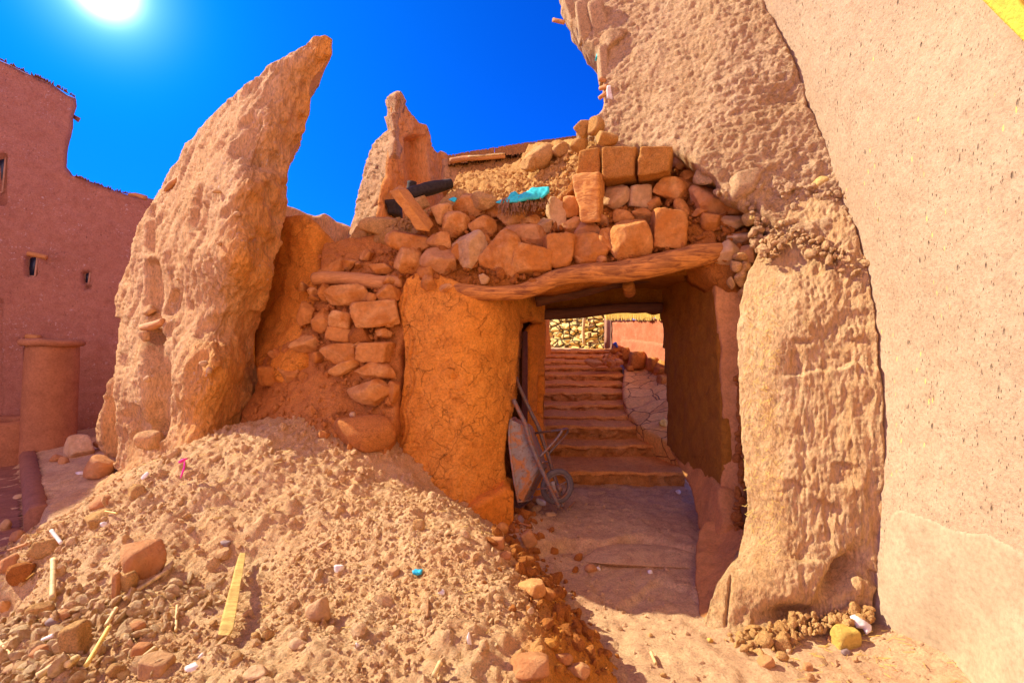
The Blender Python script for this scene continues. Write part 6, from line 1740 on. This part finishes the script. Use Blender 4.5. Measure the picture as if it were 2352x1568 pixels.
# ribbon
RY = hit(421, 1100).y - .04
rb = thing("pink_ribbon", tuple(P3(416, 1096, RY)), "bright pink knotted ribbon stuck at the foot of the leaning wall", "ribbon")
tube("tail", M['pink'], [P3(424, 1056, RY), P3(423, 1072, RY - .02), P3(418, 1088, RY - .02), P3(415, 1096, RY)], [.006, .014, .012, .008], rb, seg=6, flat=.4)
tube("knot", M['pink'], [P3(412, 1062, RY - .02), P3(421, 1056, RY - .04), P3(431, 1053, RY - .02)], [.010, .012, .004], rb, seg=6, flat=.5)
bsr = hit(957, 1315)
o = relief("plastic_scrap", M['blue'], [(946, 1312), (953, 1306), (962, 1308), (971, 1305), (968, 1315), (958, 1318), (950, 1317)], plane_pts((946, 1312, bsr.y - .03), (971, 1312, bsr.y - .04), (958, 1318, bsr.y - .05)), step=1.5, back=(0, .01, 0), rings=1, edge=2, edge_back=.01, disp=D_rough(.02, 20, .01, 40, 461), rough=.6, wob=.003)
tag(o, "small bright blue plastic scrap on the mound", "scrap")

# ---------------- gravel and straw (nobody could count it) ----------------
rs = np.random.RandomState(77)
def field(N, fn, x0, x1, y0, y1, zf, rs):
    x = rs.uniform(x0, x1, N); y = rs.uniform(y0, y1, N)
    m = rs.uniform(0, 1, N) < fn(x, y)
    x, y = x[m], y[m]
    return np.c_[x, y, zf(x, y)]
pts = field(42000, lambda x, y: .25 + .75 * (fbm(np.c_[x * 2, y * 2, x * 0], 3, seed=501) > -.05), -3.9, .25, 1.3, 4.0, mound_z, rs)
sz = np.minimum(rs.gamma(1.0, .0038, len(pts)) + .0028, .03)
pts[:, 2] += sz * .25
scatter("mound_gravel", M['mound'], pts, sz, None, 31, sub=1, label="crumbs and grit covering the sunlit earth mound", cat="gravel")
pts = field(1300, lambda x, y: .35 + .65 * (fbm(np.c_[x * 1.5, y * 1.5, x * 0], 3, seed=503) > 0), -3.8, .25, 1.4, 4.0, mound_z, rs)
sz = np.minimum(rs.gamma(2.2, .0065, len(pts)) + .008, .045)
pts[:, 2] += sz * .15
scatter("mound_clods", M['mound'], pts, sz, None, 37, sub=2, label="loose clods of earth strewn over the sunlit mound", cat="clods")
pts = field(3800, lambda x, y: sstep(-1.25, -1.75, x) * sstep(2.75, 2.35, y), -3.6, -1.1, 1.5, 2.8, mound_z, rs)
sz = np.minimum(rs.gamma(2.0, .0075, len(pts)) + .006, .05)
pts[:, 2] += sz * .4
scatter("pebble_field", M['pebbles'], pts, sz, None, 33, sub=2, flat=.6, label="mixed pebbles and brick chips strewn over the lower left corner", cat="pebbles")
pts = field(2600, lambda x, y: .15 + .85 * np.exp(-((x - .25) / .45) ** 2) + .5 * sstep(1.4, 2.0, x), 0.0, 2.3, 1.9, 5.2, ground_z, rs)
sz = np.minimum(rs.gamma(1.2, .004, len(pts)) + .003, .022)
pts[:, 2] += sz * .2
scatter("floor_gravel", M['ground'], pts, sz, None, 35, sub=1, label="grit and crumbs scattered over the trodden floor", cat="gravel")
pts = field(1500, lambda x, y: np.exp(-((x - .06 - .16 * (3.6 - y)) / .17) ** 2), -.2, .9, 2.2, 4.3, lambda x, y: np.maximum(ground_z(x, y), np.where((x < .75), mound_z(x, y), -1)), rs)
sz = np.minimum(rs.gamma(2.0, .0085, len(pts)) + .006, .055)
pts[:, 2] += sz * .35
scatter("bank_rubble", M['clod_dark'], pts, sz, None, 39, sub=2, label="orange rubble and crumbs along the foot of the mound bank", cat="rubble")
def straws(name, mat, pts, N, rs, L=(.02, .07), w=.0012, label=None, up=.3):
    V = []; Q = []
    for p in pts:
        a = rs.uniform(0, 6.28); l = rs.uniform(*L) / 2
        dv = np.array([math.cos(a) * l, math.sin(a) * l * .6, rs.uniform(-up, up) * l])
        s = len(V); o_ = np.array([0, 0, w]); o2 = np.array([w, -w, 0])
        V += [p - dv - o_, p + dv - o_, p + dv + o_, p - dv + o_, p - dv + o2, p + dv + o2]
        Q += [(s, s + 1, s + 2, s + 3), (s, s + 4, s + 5, s + 1), (s + 3, s + 2, s + 5, s + 4)]
    o = mesh_obj(name, np.array(V), np.array(Q), mat, None, smooth=False, base=(0, 0, 0))
    return tag(o, label, "straw", kind='stuff')
pts = field(420, lambda x, y: .3 + .7 * sstep(-1.0, -1.8, x), -3.5, .1, 1.5, 3.6, mound_z, rs); pts[:, 2] += .008
straws("chopped_straw", M['straw'], pts, 0, rs, (.02, .09), .0016, "chopped yellow straw strewn over the earth mound")
pp = uv_points([(1705, 700), (1785, 620), (1790, 900), (1800, 1200), (1780, 1300), (1710, 1200)], dP, 330, rs, (-.035, -.005))
straws("wall_straw", M['straw'], pp, 0, rs, (.015, .05), .0014, "yellow straw bristling from the sunlit pillar edge", up=1.2)
pp = field(170, lambda x, y: x * 0 + 1., 1.3, 2.3, 2.2, 3.0, ground_z, rs); pp[:, 2] += .008
straws("ground_straw", M['straw'], pp, 0, rs, (.02, .08), .0016, "chopped straw on the ground at the foot of the house wall")
